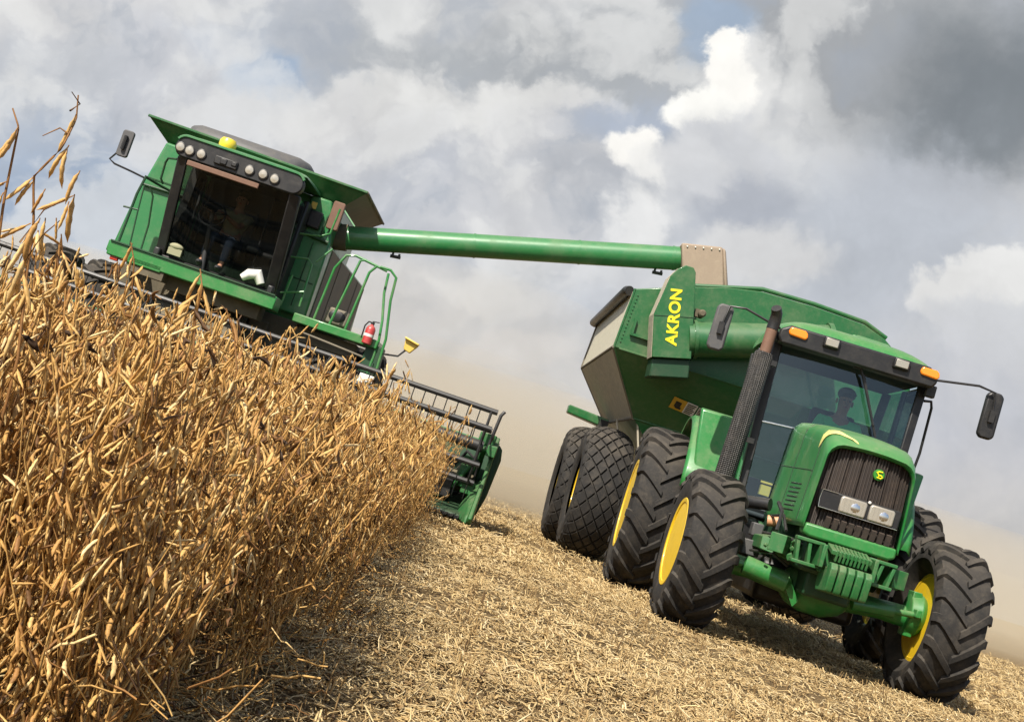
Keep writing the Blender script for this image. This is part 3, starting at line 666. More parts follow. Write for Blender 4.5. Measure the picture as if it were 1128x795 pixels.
    mb = MB(); mb.tube([(-.86, .93, 1.32), (-.82, .7, 1.2), (-.5, .5, 1.25)], .06, 12); mb.box((-.80, .98, 2.58), (.12, .05, .05)); mb.box((-.80, .98, 1.8), (.12, .05, .05)); build_split(mb, 'exhaust_bracket', 'blackmetal', ex)
    # steps, tank and filter on the near side
    mb = MB(); mb.box((-.62, 1.45, .85), (.34, .8, .5)); mb.box((-.62, .85, .9), (.24, .25, .35)); build_split(mb, 'fuel_tank', 'black', t, bevel=.05)
    mb = MB(); 
    for z in (.45, .72, 1.0): mb.box((-.84, 1.5, z), (.22, .34, .03))
    for y in (1.34, 1.66): mb.box((-.93, y, .74), (.02, .04, .64))
    build_split(mb, 'step', 'black', t)
    mb = MB(); mb.tube([(-.52, .30, 1.10), (-.40, .28, 1.12)], .05, 14); mb.build('filter', mat('filter_orange', (.62, .30, .15), .5, dust=.3), t)
    mb = MB(); mb.box((-.66, 1.0, 1.24), (.26, .35, .05)); mb.build('cab_sill', mat('teal_plate', (.03, .24, .16), .5, dust=.3), t, bevel=.01)
    mb = MB(); mb.box((-.60, .25, .99), (.10, .16, .12)); mb.box((-.62, .2, .82), (.16, .18, .14)); build_split(mb, 'valve_block', 'grayplastic', t, bevel=.01)
    # interior
    mb = MB(); mb.box((0, 2.05, 1.14), (1.36, 1.5, .05)); mb.box((0, 2.78, 1.35), (1.3, .05, .4)); mb.box((0, 1.36, 1.5), (.5, .12, .62)); mb.box((.5, 2.1, 1.55), (.26, .9, .16)); mb.box((.62, 1.9, 1.35), (.08, 1.1, .35)); mb.box((0, 1.9, 2.835), (1.46, 1.6, .02)); ci = build_split(mb, 'cab_trim', 'interior_gray', t, bevel=.02)[0]
    mb = MB(); mb.box((.2, 2.15, 1.74), (.5, .5, .16)); mb.box((.2, 2.42, 2.1), (.48, .14, .7), (-.12, 0, 0)); mb.box((.2, 2.15, 1.42), (.3, .35, .5)); mb.build('seat', 'interior', t, bevel=.04)
    mb = MB(); L = []
    mb.rings([[V(.20 * math.cos(a) + .016 * math.cos(a) * math.cos(b), 1.72 + .016 * math.sin(b) + .2 * math.sin(a) * .45, 1.98 + .2 * math.sin(a) * .9 + .016 * math.sin(a) * math.cos(b)) for b in [2 * math.pi * q / 6 for q in range(6)]] for a in [2 * math.pi * q / 24 for q in range(25)]], False)
    mb.tube([(0, 1.5, 1.72), (0, 1.72, 1.98)], .03, 8); mb.tube([(-.2, 1.72, 1.98), (.2, 1.72, 1.98)], .012, 6); mb.build('steering_wheel', 'interior', t)
    mb = MB(); mb.box((-.42, 1.55, 1.40), (.10, .1, .10)); mb.box((-.42, 1.55, 1.48), (.12, .03, .02)); mb.build('cup_holder', 'filter_orange' if 'filter_orange' in M else 'amberfill', ci)
    return t
tractor = build_tractor()
driver(FT @ Matrix.Translation((.22, 2.12, 1.84)), 'shirt_green', (-.20, -.40, .26), (.22, -.40, .26), 'seated driver in a green shirt behind the windscreen of the tractor')
# ================================================================== grain cart
def text_mesh(body, size, off):
    cu = bpy.data.curves.new('lettering', 'FONT'); cu.body = body; cu.size = size; cu.offset = off; cu.extrude = .003; cu.align_x = 'CENTER'; cu.align_y = 'CENTER'; cu.space_character = 1.06
    ob = bpy.data.objects.new('lettering', cu); col.objects.link(ob)
    me = bpy.data.meshes.new_from_object(ob.evaluated_get(bpy.context.evaluated_depsgraph_get())); bpy.data.objects.remove(ob); bpy.data.curves.remove(cu)
    return me
def build_cart():
    g = empty('grain_cart', FG)
    tag(g, 'dusty green grain cart with yellow lettering, standing under the unloading spout', 'grain cart')
    y0, y1 = -1.2, 3.3
    out = [(-1.93, 2.73), (-1.88, 3.53), (-1.2, 3.77), (-.75, 3.90), (-.3, 3.985), (.4, 4.0), (1.1, 3.97), (1.4, 3.87), (1.88, 3.55), (1.93, 2.73)]
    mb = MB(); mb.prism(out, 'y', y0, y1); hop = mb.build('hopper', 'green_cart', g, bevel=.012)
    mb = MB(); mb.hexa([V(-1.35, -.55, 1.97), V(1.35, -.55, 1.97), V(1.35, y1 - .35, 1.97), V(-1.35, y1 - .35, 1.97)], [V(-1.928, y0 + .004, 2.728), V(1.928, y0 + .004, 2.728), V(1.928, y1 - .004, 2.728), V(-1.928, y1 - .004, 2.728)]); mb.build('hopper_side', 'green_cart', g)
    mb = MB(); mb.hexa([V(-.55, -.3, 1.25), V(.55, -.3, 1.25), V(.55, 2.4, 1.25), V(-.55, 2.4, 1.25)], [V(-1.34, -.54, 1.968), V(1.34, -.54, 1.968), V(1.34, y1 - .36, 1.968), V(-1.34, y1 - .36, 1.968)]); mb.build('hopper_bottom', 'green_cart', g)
    # front seams, bolts and the raised rim of the opening
    mb = MB()
    for a, b in (((-1.93, y0, 2.73), (-1.88, y0, 3.53)), ((-1.93, y0, 2.73), (-1.35, -.55, 1.97)), ((-1.86, y0, 2.73), (1.86, y0, 2.73)), ((-1.35, -.55, 1.97), (1.35, -.55, 1.97))):
        mb.tube([a, b], .014, 6)
    mb.box((-1.66, y0 - .03, 2.95), (.24, .06, .03)); mb.box((-1.76, y0 - .03, 3.05), (.03, .06, .22))
    rg = random.Random(5)
    for f in np.linspace(.06, .94, 14):
        for a, b in (((-1.90, 2.78), (-1.85, 3.50)),):
            mb.lathe([(y0 - .001, .011), (y0 - .012, .010), (y0 - .014, .002)], 6, (a[0] + (b[0] - a[0]) * f + .03, 0, a[1] + (b[1] - a[1]) * f), 'y')
    mb.build('seam', 'green_cart', hop)
    mb = MB(); rim = [(-1.15, 3.80), (-.3, 4.02), (.4, 4.035), (1.1, 4.005), (1.42, 3.89)]
    for yy in (y0 + .03, y1 - .03): mb.tube([(p[0], yy, p[1]) for p in rim], .03, 8)
    build_split(mb, 'top_rim', 'green_cart', hop)
    mb = MB(); mb.hexa([V(1.05, .8, 3.9), V(1.55, .8, 3.75), V(1.55, 1.4, 3.75), V(1.05, 1.4, 3.9)], [V(1.10, .85, 4.16), V(1.50, .85, 4.10), V(1.50, 1.35, 4.10), V(1.10, 1.35, 4.16)]); mb.tube([(1.52, 1.0, 4.0), (1.56, 1.0, 4.22)], .03, 8); mb.build('roof_hatch', 'dusty_panel', hop)
    # the dusty left faces
    def face(p, q, ya, yb, name, m, off=.008):
        n = V(-(q[1] - p[1]), 0, q[0] - p[0]).normalized(); n = n if n.x < 0 else -n
        o = n * off; mb = MB(); mb.slab([V(p[0], ya, p[1]) + o, V(q[0], ya, q[1]) + o, V(q[0], yb, q[1]) + o, V(p[0], yb, p[1]) + o], .006); return mb.build(name, m, g)
    mb = MB(); mb.slab([V(-1.925, y0 + .04, 2.712), V(-1.925, y1 - .03, 2.712), V(-1.365, y1 - .36, 1.985), V(-1.365, -.53, 1.985)], -.008); lo = mb.build('lower_side_panel', 'dusty_panel', g, smooth=0)
    hi = face((-1.929, 2.742), (-1.882, 3.50), y0 + .03, y1 - .03, 'upper_side_panel', 'dusty_lid')
    mb = MB()
    mb.tube([(-1.938, y0 - .01, 2.733), (-1.938, y1 + .01, 2.733)], .018, 8); mb.tube([(-1.36, -.56, 1.975), (-1.36, y1 - .34, 1.975)], .025, 8); mb.tube([(-1.94, y1, 2.73), (-1.365, y1 - .34, 1.98)], .02, 8); mb.tube([(-1.94, y0, 2.73), (-1.365, -.56, 1.98)], .016, 8); mb.tube([(-1.94, y1, 2.74), (-1.895, y1, 3.52)], .02, 8)
    build_split(mb, 'panel_edge', 'dusty_gray', g)
    mb = MB(); mb.tube([(-1.93, y0 + .12, 3.50), (-1.96, y0 + .2, 3.50), (-1.96, y1 + .1, 3.50), (-1.93, y1 + .15, 3.50)], .065, 12); mb.build('rolled_tarp', 'black', g)
    # unloading auger folded across the front
    a0, dr = V(-1.02, -1.52, 3.085), V(1, 0, .285).normalized()
    mb = MB(); mb.tube([a0 - dr * .08, a0 + dr * 1.75], .225, 28); au = mb.build('auger_tube', 'green_cart', g)
    mb = MB(); mb.tube([a0 - dr * .01, a0 + dr * .03], .25, 28); mb.tube([a0 + dr * 1.70, a0 + dr * 1.76], .25, 28); build_split(mb, 'flange', 'green_cart', au)
    mb = MB(); mb.hexa([V(-1.44, -1.62, 2.46), V(-.95, -1.62, 2.58), V(-.95, -1.2, 2.58), V(-1.44, -1.2, 2.46)], [V(-1.46, -1.62, 2.70), V(-1.0, -1.62, 2.82), V(-1.0, -1.2, 2.82), V(-1.46, -1.2, 2.70)]); mb.build('auger_hinge', 'green_dark', g, bevel=.02)
    pan = [(-1.48, 2.70), (-1.0, 2.82), (-1.12, 3.34), (-1.255, 3.88), (-1.30, 3.93), (-1.40, 3.93), (-1.48, 3.86), (-1.545, 3.74), (-1.61, 3.22)]
    mb = MB(); mb.prism(pan, 'y', -1.68, -1.26); cv = mb.build('auger_cover', 'green_cart', g, bevel=.008)
    mb = MB()
    for p, q in (((-1.48, 2.70), (-1.61, 3.22)), ((-1.61, 3.22), (-1.545, 3.74)), ((-1.545, 3.74), (-1.48, 3.86))):
        n = V(-(q[1] - p[1]), 0, q[0] - p[0]).normalized(); n = n if n.x < 0 else -n; o = n * .006
        mb.slab([V(p[0], -1.675, p[1]) + o, V(q[0], -1.675, q[1]) + o, V(q[0], -1.27, q[1]) + o, V(p[0], -1.27, p[1]) + o], .004)
    mb.build('cover_side', 'dusty_panel', cv)
    mb = MB(); mb.tube([(-1.60, -1.682, 3.21), (-1.10, -1.682, 3.33)], .005, 6)
    mb.build('cover_seam', 'green_dark', cv)
    mb = MB(); mb.lathe([(-1.45, .05), (-1.62, .05), (-1.64, .03)], 14, (-1.02, 0, 3.42), 'y'); mb.box((-1.05, -1.5, 3.42), (.1, .1, .1)); mb.build('hinge_pin', 'dusty_dark', cv)
    me = text_mesh('AKRON', .195, .0062); me.materials.append(M['yellow_text'])
    lt = bpy.data.objects.new('lettering', me); col.objects.link(lt); lt.parent = cv
    th = R(90 + 10.5); ux = V(math.cos(th), 0, math.sin(th)); uy = V(-math.sin(th), 0, math.cos(th)); nz = V(0, -1, 0)
    c = V(-1.355, -1.684, 3.265)
    lt.matrix_local = Matrix(((ux.x, uy.x, nz.x, c.x), (ux.y, uy.y, nz.y, c.y), (ux.z, uy.z, nz.z, c.z), (0, 0, 0, 1)))
    # warning sticker on the front wall
    mb = MB(); cs, sn = math.cos(R(-7)), math.sin(R(-7))
    nrm = V(0, -.76, -.65).normalized(); upv = V(0, -.65, .76).normalized()
    def dp(u, w, y): return V(-.98, 0, 0) + V(0, -.55, 1.97) + upv * .36 + V(u, 0, 0) * cs - V(w, 0, 0) * sn + upv * (u * sn + w * cs) + nrm * (-1.2 - y)
    def dq(m_, u0, u1, w0, w1, y): m_.slab([dp(u0, w0, y), dp(u1, w0, y), dp(u1, w1, y), dp(u0, w1, y)], .004)
    a = MB(); dq(a, 0, .19, 0, .19, -1.216); dq(a, .50, .68, 0, .17, -1.216); st = a.build('warning_sticker', mat('sticker_yellow', (.62, .36, .02), .5, dust=.3), g, smooth=0)
    a = MB(); dq(a, .19, .34, 0, .19, -1.216); dq(a, .36, .49, .02, .18, -1.216); a.build('sticker_text_area', 'white', st, smooth=0)
    a = MB(); dq(a, .05, .13, .05, .14, -1.222); dq(a, .07, .15, .03, .06, -1.222); dq(a, .55, .6, .03, .13, -1.222); dq(a, .62, .65, .05, .12, -1.222)
    for i in range(6): dq(a, .205, .30 + .02 * (i % 3) * .6, .02 + .028 * i, .032 + .028 * i, -1.222); dq(a, .37, .46 + .01 * (i % 2), .035 + .024 * i, .045 + .024 * i, -1.222)
    a.build('sticker_print', 'blackmetal', st, smooth=0)
    # chassis, axles, drawbar
    mb = MB()
    for sx in (-1, 1): mb.box((sx * .5, .6, 1.12), (.14, 4.4, .24))
    for y in (0, 1.98): mb.box((0, y, .90), (2.5, .18, .20)); mb.box((-.9, y, 1.15), (.14, .2, .5)); mb.box((.9, y, 1.15), (.14, .2, .5))
    mb.hexa([V(-.5, -1.6, 1.0), V(.5, -1.6, 1.0), V(.5, -1.4, 1.0), V(-.5, -1.4, 1.0)], [V(-.5, -1.6, 1.24), V(.5, -1.6, 1.24), V(.5, -1.4, 1.24), V(-.5, -1.4, 1.24)])
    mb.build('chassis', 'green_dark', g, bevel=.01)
    mb = MB(); mb.tube([(-.45, -1.5, 1.1), (.1, -3.0, .62)], .07, 8); mb.tube([(.45, -1.5, 1.1), (.15, -3.0, .62)], .07, 8); mb.box((.12, -3.05, .6), (.2, .3, .12)); mb.build('drawbar', 'green_cart', g)
    mb = MB(); mb.tube([(-1.28, -.5, 1.95), (-1.05, -.5, 1.25)], .014, 6); mb.tube([(-1.45, .5, 1.95), (-1.3, .2, 1.5)], .014, 6); mb.tube([(-1.15, -.5, 1.95), (-.7, -.5, 1.25)], .014, 6); build_split(mb, 'brace_rod', 'dusty_panel', g)
    mb = MB(); mb.hexa([V(-2.02, 2.3, 1.93), V(-1.42, 1.75, 1.84), V(-1.42, 2.3, 1.84), V(-2.02, 2.6, 1.93)], [V(-2.02, 2.3, 2.06), V(-1.42, 1.75, 1.98), V(-1.42, 2.3, 1.98), V(-2.02, 2.6, 2.06)]); mb.build('mudguard', 'green_cart', g, bevel=.02)
    mb = MB(); mb.box((-1.5, 1.8, 1.82), (.12, .5, .25)); mb.build('mudguard_stay', 'blackmetal', g)
    for x, y, s in ((-1.50, 0, -1), (1.50, 0, 1), (-1.60, 1.98, -1), (1.60, 1.98, 1)):
        wheel(g, (x, y, .885), .91, .64, .42, .22, s, 'diamond', rot=.13 * y, nl=24, turn=0, camber=-1.5 if s < 0 else 1.5)
    return g
cart = build_cart()
# ================================================================== combine harvester
def build_combine():
    c = empty('combine_harvester', FC)
    tag(c, 'green combine harvester cutting the soybeans with its unloading tube swung out', 'combine')
    G = 'green_combine'
    # --- body
    mb = MB(); mb.prism([(-.50, 1.95), (-.50, 3.26), (4.4, 3.26), (4.7, 2.4), (4.5, 1.3), (.6, 1.2), (-.3, 1.5)], 'x', -1.42, 1.40); body = mb.build('body', G, c, bevel=.02)
    mb = MB(); mb.slab([V(1.412, -.2, 1.95), V(1.412, 4.4, 1.95), V(1.412, 4.4, 3.22), V(1.412, -.2, 3.22)], .01)
    for y in (.9, 2.1, 3.3): mb.box((1.418, y, 2.58), (.012, .03, 1.26))
    mb.build('side_panel', 'dusty_gray', body)
    mb = MB(); mb.prism([(-1.44, 1.15), (1.44, 1.15), (1.44, 2.0), (-1.44, 2.0)], 'y', -.56, -.42); mb.box((-.4, -.6, 1.7), (.5, .1, .3)); mb.box((.8, -.6, 1.6), (.3, .12, .5)); mb.build('front_bulkhead', 'dusty_dark', c, bevel=.015)
    # wall left of the cab, leaning in at the top, and the narrower wall right of it
    mb = MB(); mb.prism([(-1.66, 2.18), (-1.60, 2.9), (-1.42, 3.92), (-.6, 3.92), (-.6, 2.18)], 'y', -.66, -.5); wl = mb.build('front_wall', G, c, bevel=.03)
    mb = MB(); mb.tube([(-1.52, -.70, 3.20), (-.8, -.70, 3.22)], .022, 8); mb.tube([(-1.53, -.675, 3.33), (-.8, -.675, 3.33)], .006, 6); build_split(mb, 'wall_rail', 'green_dark', wl)
    mb = MB(); mb.prism([(.9, 2.08), (1.42, 2.08), (1.40, 3.3), (1.22, 3.88), (.9, 3.88)], 'y', -.62, -.5); wr = mb.build('front_wall', G, c, bevel=.03)
    mb = MB(); mb.tube([(.95, -.66, 3.30), (1.38, -.66, 3.26)], .03, 8); mb.tube([(.95, -.64, 2.62), (1.36, -.64, 2.60)], .008, 6); mb.tube([(1.16, -.64, 2.2), (1.16, -.64, 3.2)], .008, 6); build_split(mb, 'wall_rail', 'green_dark', wr)
    # --- grain tank and its flared flaps
    mb = MB(); mb.prism([(-1.40, 3.2), (1.34, 3.2), (1.36, 3.87), (-1.42, 3.92)], 'y', -.52, 1.9); tank = mb.build('grain_tank', G, c, bevel=.02)
    ft = [V(-1.44, -.5, 3.93), V(1.38, -.5, 3.87), V(1.70, -.75, 4.15), V(-1.78, -.75, 4.20)]
    bt = [V(-1.44, 1.75, 3.93), V(1.38, 1.75, 3.87), V(1.70, 1.9, 4.15), V(-1.78, 1.9, 4.20)]
    mb = MB(); mb.slab([ft[0], ft[1], ft[2], ft[3]], .03); mb.tube([ft[3], ft[2]], .022, 6); mb.build('tank_flap', 'green_cart', tank)
    mb = MB(); mb.slab([ft[1], bt[1], bt[2], ft[2]], .03); mb.tube([ft[2], bt[2]], .02, 6); o = mb.build('tank_flap', 'dusty_gray', tank); o['label'] = 'dusty tan side flap of the grain tank'
    mb = MB(); mb.slab([bt[0], ft[0], ft[3], bt[3]], .03); mb.build('tank_flap', G, tank)
    mb = MB(); mb.slab([bt[1], bt[0], bt[3], bt[2]], .03); mb.build('tank_flap', G, tank)
    mb = MB(); L = []
    for x, k in ((-1.50, .55), (-1.44, .85), (-1.30, 1), (.30, 1), (.44, .85), (.50, .55)):
        L.append([V(x, .9 + .75 * math.cos(a) * k, 3.85 + .70 * max(0, math.sin(a)) ** .22 * (.72 + .28 * k)) for a in [math.pi * i / 12 for i in range(13)]])
    mb.rings(L, True)
    mb.build('tank_cover', 'grayplastic', c, smooth=50)
    # --- cab
    cx, hw, y1, y0, zt, zb = .09, .83, -1.92, -1.34, 3.62, 2.26
    fy = lambda z: y0 + (y1 - y0) * (z - zb) / (zt - zb)
    mb = MB()
    for sx in (-1, 1):
        x0, x1 = cx + sx * (hw - .07), cx + sx * (hw + .09)
        mb.hexa([V(x0, fy(zb), zb - .05), V(x1, fy(zb) + .06, zb - .05), V(x1, fy(zb) + .16, zb - .05), V(x0, fy(zb) + .1, zb - .05)], [V(x0, fy(zt), zt), V(x1, fy(zt) + .06, zt), V(x1, fy(zt) + .16, zt), V(x0, fy(zt) + .1, zt)])
        mb.box((cx + sx * (hw + .03), -.80, 2.95), (.08, .50, 1.5)); mb.box((cx + sx * (hw + .03), -1.0, 2.27), (.09, .9, .12))
    mb.box((cx, -1.32, 2.22), (1.72, .08, .08)); mb.box((cx, -.62, 2.4), (1.6, .06, .5))
    cf = mb.build('cab_frame', 'black', c, bevel=.02)
    mb = MB(); L = []
    for i in range(13):
        u = -1 + 2 * i / 12; L.append([V(cx + u * (hw - .02), fy(z) - .10 * (1 - u * u) + .03, z) for z in (zb, zb + .5, zt - .5, zt)])
    mb.rings(L, False, closed=False); mb.build('windshield', 'glass_dark', c)
    mb = MB()
    for sx in (-1, 1): mb.add([V(cx + sx * (hw + .04), fy(zb) + .15, zb + .05), V(cx + sx * (hw + .04), -.66, zb + .05), V(cx + sx * (hw + .04), -.66, zt), V(cx + sx * (hw + .04), fy(zt) + .15, zt)], [(0, 1, 2, 3)])
    build_split(mb, 'side_glass', 'glass_dark', c)
    mb = MB()
    for q in range(5): mb.tube([(-.62 + .06 * q, -1.15 - .05 * (q % 2), 2.3), (-.66 + .07 * q, -1.2, 3.5)], .012 + .006 * (q % 3), 6)
    mb.box((-.66, -1.05, 2.95), (.10, .5, 1.3)); mb.box((-.60, -1.3, 2.9), (.12, .05, .2)); mb.box((.70, -1.0, 2.7), (.26, .5, .9)); mb.tube([(.55, -1.4, 3.55), (.58, -1.3, 2.4)], .02, 6); mb.build('cab_console', 'interior', c, bevel=.02)
    # light bar with a rounded outline
    def rr(x0, x1, z0, z1, r, n=6):
        P = []
        for ax, az, s in ((x1 - r, z1 - r, 0), (x0 + r, z1 - r, 90), (x0 + r, z0 + r, 180), (x1 - r, z0 + r, 270)):
            P += [(ax + r * math.cos(R(s + 90 * i / n)), az + r * math.sin(R(s + 90 * i / n))) for i in range(n + 1)]
        return P
    mb = MB(); mb.prism(rr(cx - .97, cx + .92, 3.60, 3.90, .14), 'y', -1.95, -1.78); lb = mb.build('light_bar', 'black', c, bevel=.02)
    mb = MB(); P = rr(cx - .975, cx + .925, 3.595, 3.905, .145); mb.tube([(p[0], -1.955, p[1]) for p in P[2:12]], .022, 6); mb.build('bar_trim', G, lb)
    for x, z in ((-.80, 3.725), (-.66, 3.715), (-.49, 3.72), (.225, 3.725), (.425, 3.73), (.60, 3.72)):
        mb = MB(); mb.lathe([(-1.93, .075), (-1.97, .075), (-1.975, .066)], 20, (x, 0, z), 'y'); l = mb.build('work_lamp', 'black', c)
        mb = MB(); mb.lathe([(-1.965, .068), (-1.982, .055), (-1.99, .002)], 20, (x, 0, z), 'y'); mb.build('lens', 'lens', l)
    mb = MB(); mb.box((-.12, -1.97, 3.72), (.34, .04, .12)); mb.box((-.15, -1.99, 3.72), (.10, .03, .09)); mb.box((0, -1.99, 3.73), (.08, .03, .07)); mb.build('bar_emblem_plate', 'blackmetal', lb, bevel=.02)
    mb = MB(); L = []
    for y, h in ((-1.93, .01), (-1.8, .07), (-1.2, .11), (-.5, .11)):
        L.append([V(cx + (.93) * math.copysign(abs(math.cos(a)) ** .4, math.cos(a)), y, 3.89 + h * abs(math.sin(a)) ** .6) for a in [math.pi * i / 12 for i in range(13)]])
    mb.rings(L, True); mb.build('cab_roof', G, c, smooth=45)
    mb = MB(); mb.lathe([(3.94, .115), (3.98, .125), (4.04, .125), (4.085, .10), (4.10, .04)], 24, (-.25, -1.72, 0), 'z'); be = mb.build('beacon', mat('beacon_yellow', (.80, .62, .03), .35, coat=.5, dust=.2), c)
    mb = MB(); mb.lathe([(3.90, .09), (3.95, .09)], 20, (-.25, -1.72, 0), 'z'); mb.build('beacon_base', 'black', be)
    mb = MB(); mb.box((-.10, -1.99, 3.545), (1.06, .04, .075)); mb.build('sun_visor', 'rust', c, bevel=.01)
    # interior
    mb = MB(); mb.box((cx, -1.0, 2.16), (1.6, .9, .06)); mb.box((cx, -.60, 3.0), (1.6, .04, 1.3)); mb.box((cx, -1.2, 3.64), (1.6, .9, .03)); ci = build_split(mb, 'cab_trim', 'interior', c)[0]
    mb = MB(); mb.box((cx - .05, -.95, 2.62), (.52, .5, .14)); mb.box((cx - .05, -.72, 2.98), (.5, .12, .66)); mb.box((cx - .05, -.95, 2.38), (.3, .3, .36)); mb.box((cx + .42, -1.1, 2.75), (.2, .6, .1)); mb.build('seat', 'interior_gray', c, bevel=.04)
    mb = MB(); ctr = V(-.20, -1.42, 3.03)
    for a in range(1): mb.rings([[ctr + V(math.cos(t) * (.19 + .014 * math.cos(b)), .014 * math.sin(b) + math.sin(t) * .19 * .35, math.sin(t) * (.19 + .014 * math.cos(b)) * .93) for b in [2 * math.pi * q / 6 for q in range(6)]] for t in [2 * math.pi * q / 26 for q in range(27)]], False)
    mb.tube([(-.05, -1.5, 2.2), ctr], .035, 10); 
    for a in (20, 160, 270): mb.tube([ctr, ctr + V(.19 * math.cos(R(a)), .06 * math.sin(R(a)), .18 * math.sin(R(a)))], .012, 6)
    mb.build('steering_wheel', 'interior', c)
    mb = MB(); mb.box((-.52, -1.4, 2.34), (.2, .12, .1)); mb.ell((-.52, -1.42, 2.42), (.11, .06, .05)); mb.build('cloth_bundle', 'shirt_khaki', ci)
    mb = MB(); mb.tube([(.52, -1.48, 2.30), (.60, -1.48, 2.38), (.72, -1.46, 2.42), (.80, -1.45, 2.30)], [.05, .075, .085, .06], 12); mb.build('seat_cloth', 'white', ci)
    # front platform below the cab, reflector
    mb = MB(); mb.box((-.12, -1.45, 2.09), (2.50, .45, .20)); mb.box((-1.25, -1.2, 2.12), (.3, .9, .16)); mb.box((-.8, -1.66, 2.02), (.5, .03, .1)); pf = mb.build('front_platform', 'green', c, bevel=.02)
    mb = MB(); mb.tube([(-1.36, -1.69, 2.195), (1.10, -1.69, 2.195)], .014, 6); mb.build('platform_edge', 'green_dark', pf)
    mb = MB(); mb.box((-1.25, -1.62, 2.04 - .06), (.12, .05, .09)); mb.build('reflector', 'redlens', pf, bevel=.01)
    mb = MB(); mb.box((-.75, -1.5, 1.93), (.5, .3, .12)); mb.box((.2, -1.2, 1.9), (1.4, .4, .2)); mb.build('platform_bracket', 'dusty_dark', pf)
    # handrails and mirror on the left
    mb = MB(); mb.tube([(-1.26, -1.5, 3.24), (-1.30, -1.5, 2.95), (-1.31, -1.5, 2.2)], .020, 8); mb.tube([(-1.26, -1.5, 3.22), (-1.10, -1.2, 3.20), (-.85, -.9, 3.18)], .020, 8); mb.tube([(-1.18, -1.45, 3.12), (-1.10, -1.4, 3.0), (-1.05, -1.3, 2.6), (-1.03, -1.3, 2.2)], .014, 8)
    mb.tube([(-1.24, -1.5, 3.1), (-1.2, -1.5, 2.7), (-1.14, -1.5, 2.2)], .012, 8); mb.tube([(-1.42, -1.5, 2.72), (-1.20, -1.5, 2.74)], .014, 8)
    mb.tube([(-.86, -1.72, 3.58), (-1.0, -1.66, 3.56), (-1.03, -1.62, 3.50), (-1.02, -1.6, 3.26), (-.98, -1.55, 3.20)], .017, 8); build_split(mb, 'handrail', 'green_dark', c)
    mb = MB(); mb.prism(rr(-1.72, -1.55, 3.36, 3.75, .04), 'y', -1.72, -1.66); m_ = mb.build('mirror', 'grayplastic', c, bevel=.012)
    mb = MB(); mb.tube([(-1.64, -1.75, 3.66), (-1.64, -1.75, 3.46)], .03, 8); mb.tube([(-1.69, -1.70, 3.42), (-1.78, -1.68, 3.28), (-1.70, -1.65, 3.24), (-1.45, -1.58, 3.22), (-1.26, -1.5, 3.20)], .014, 8); mb.build('mirror_arm', 'blackmetal', m_)
    # things on the wall right of the cab
    mb = MB(); mb.box((1.08, -.68, 3.52), (.20, .10, .26)); mb.build('lamp_box', 'black', c, bevel=.02)
    mb = MB(); mb.box((1.00, -.70, 3.72), (.08, .03, .10)); mb.build('warning_sticker', 'amberfill', c)
    mb = MB(); mb.prism(rr(1.28, 1.46, 3.45, 3.88, .03), 'y', -.78, -.70); m2 = mb.build('mirror', 'rust', c, bevel=.012)
    mb = MB(); mb.tube([(1.24, -.7, 3.3), (1.26, -.74, 3.6), (1.34, -.74, 3.8)], .016, 8); mb.build('mirror_arm', 'green_dark', m2)
    mb = MB()
    for p in ([(1.0, -1.0, 3.22), (1.3, -1.0, 3.28), (1.42, -1.0, 3.36), (1.44, -1.0, 3.75)], [(1.0, -1.05, 2.85), (1.25, -1.05, 2.90), (1.33, -1.05, 2.84), (1.36, -1.05, 2.2)], [(1.04, -1.1, 2.3), (1.36, -1.1, 2.42)], [(1.10, -1.1, 2.12), (1.12, -1.1, 2.6)], [(1.52, -.95, 3.16), (1.36, -1.0, 2.9)]): mb.tube(p, .016, 8)
    build_split(mb, 'handrail', 'green', c)
    # --- service platform, railing and ladder rails
    mb = MB(); mb.box((1.98, -.75, 2.03), (1.30, .7, .13)); pl = mb.build('service_platform', 'green', c, bevel=.015)
    mb = MB(); mb.box((1.85, -.5, 1.84), (.9, .5, .22)); mb.tube([(1.5, -1.0, 1.86), (2.5, -1.0, 1.80)], .02, 6); mb.build('toolbox', 'dusty_gray', pl, bevel=.04)
    mb = MB(); mb.box((2.60, -.9, 1.80), (.26, .3, .44)); mb.build('ladder_bracket', 'green_dark', pl, bevel=.02)
    mb = MB()
    y = -1.05
    for p in ([(1.62, y, 2.1), (1.66, y, 2.9), (1.76, y, 3.13), (1.9, y, 3.17), (2.4, y, 3.10)], [(1.86, y, 2.1), (1.98, y, 3.12), (2.06, y, 3.16)], [(2.10, y, 2.1), (2.16, y, 3.0), (2.24, y, 3.13)], [(2.3, y - .1, 3.12), (2.46, y - .1, 3.12), (2.57, y - .1, 3.04), (2.60, y - .1, 2.7), (2.72, y - .1, 2.15), (2.74, y - .1, 1.65)], [(2.40, y + .25, 3.10), (2.44, y + .2, 2.8), (2.56, y + .1, 2.4), (2.62, y, 2.1), (2.62, y, 1.6)]): mb.tube(p, .02, 8)
    build_split(mb, 'railing', 'green', c)
    mb = MB()
    for z in (1.0, 1.3, 1.6): mb.box((2.68, -1.1, z), (.06, .5, .04))
    mb.tube([(2.68, -1.35, 1.75), (2.72, -1.35, .9)], .02, 6); mb.tube([(2.68, -.85, 1.75), (2.72, -.85, .9)], .02, 6); build_split(mb, 'ladder_rung', 'green_dark', c)
    mb = MB(); mb.box((1.90, -.80, 2.24), (.34, .16, .24)); sp = mb.build('air_intake', 'dusty_gray', c, bevel=.03)
    mb = MB(); mb.ell((1.90, -.885, 2.25), (.13, .02, .085)); mb.build('intake_mesh', 'black', sp)
    mb = MB(); mb.tube([(2.68, -1.0, 1.93), (2.95, -1.0, 1.98), (3.03, -1.0, 2.10)], .014, 6); la = mb.build('lamp_arm', 'blackmetal', c)
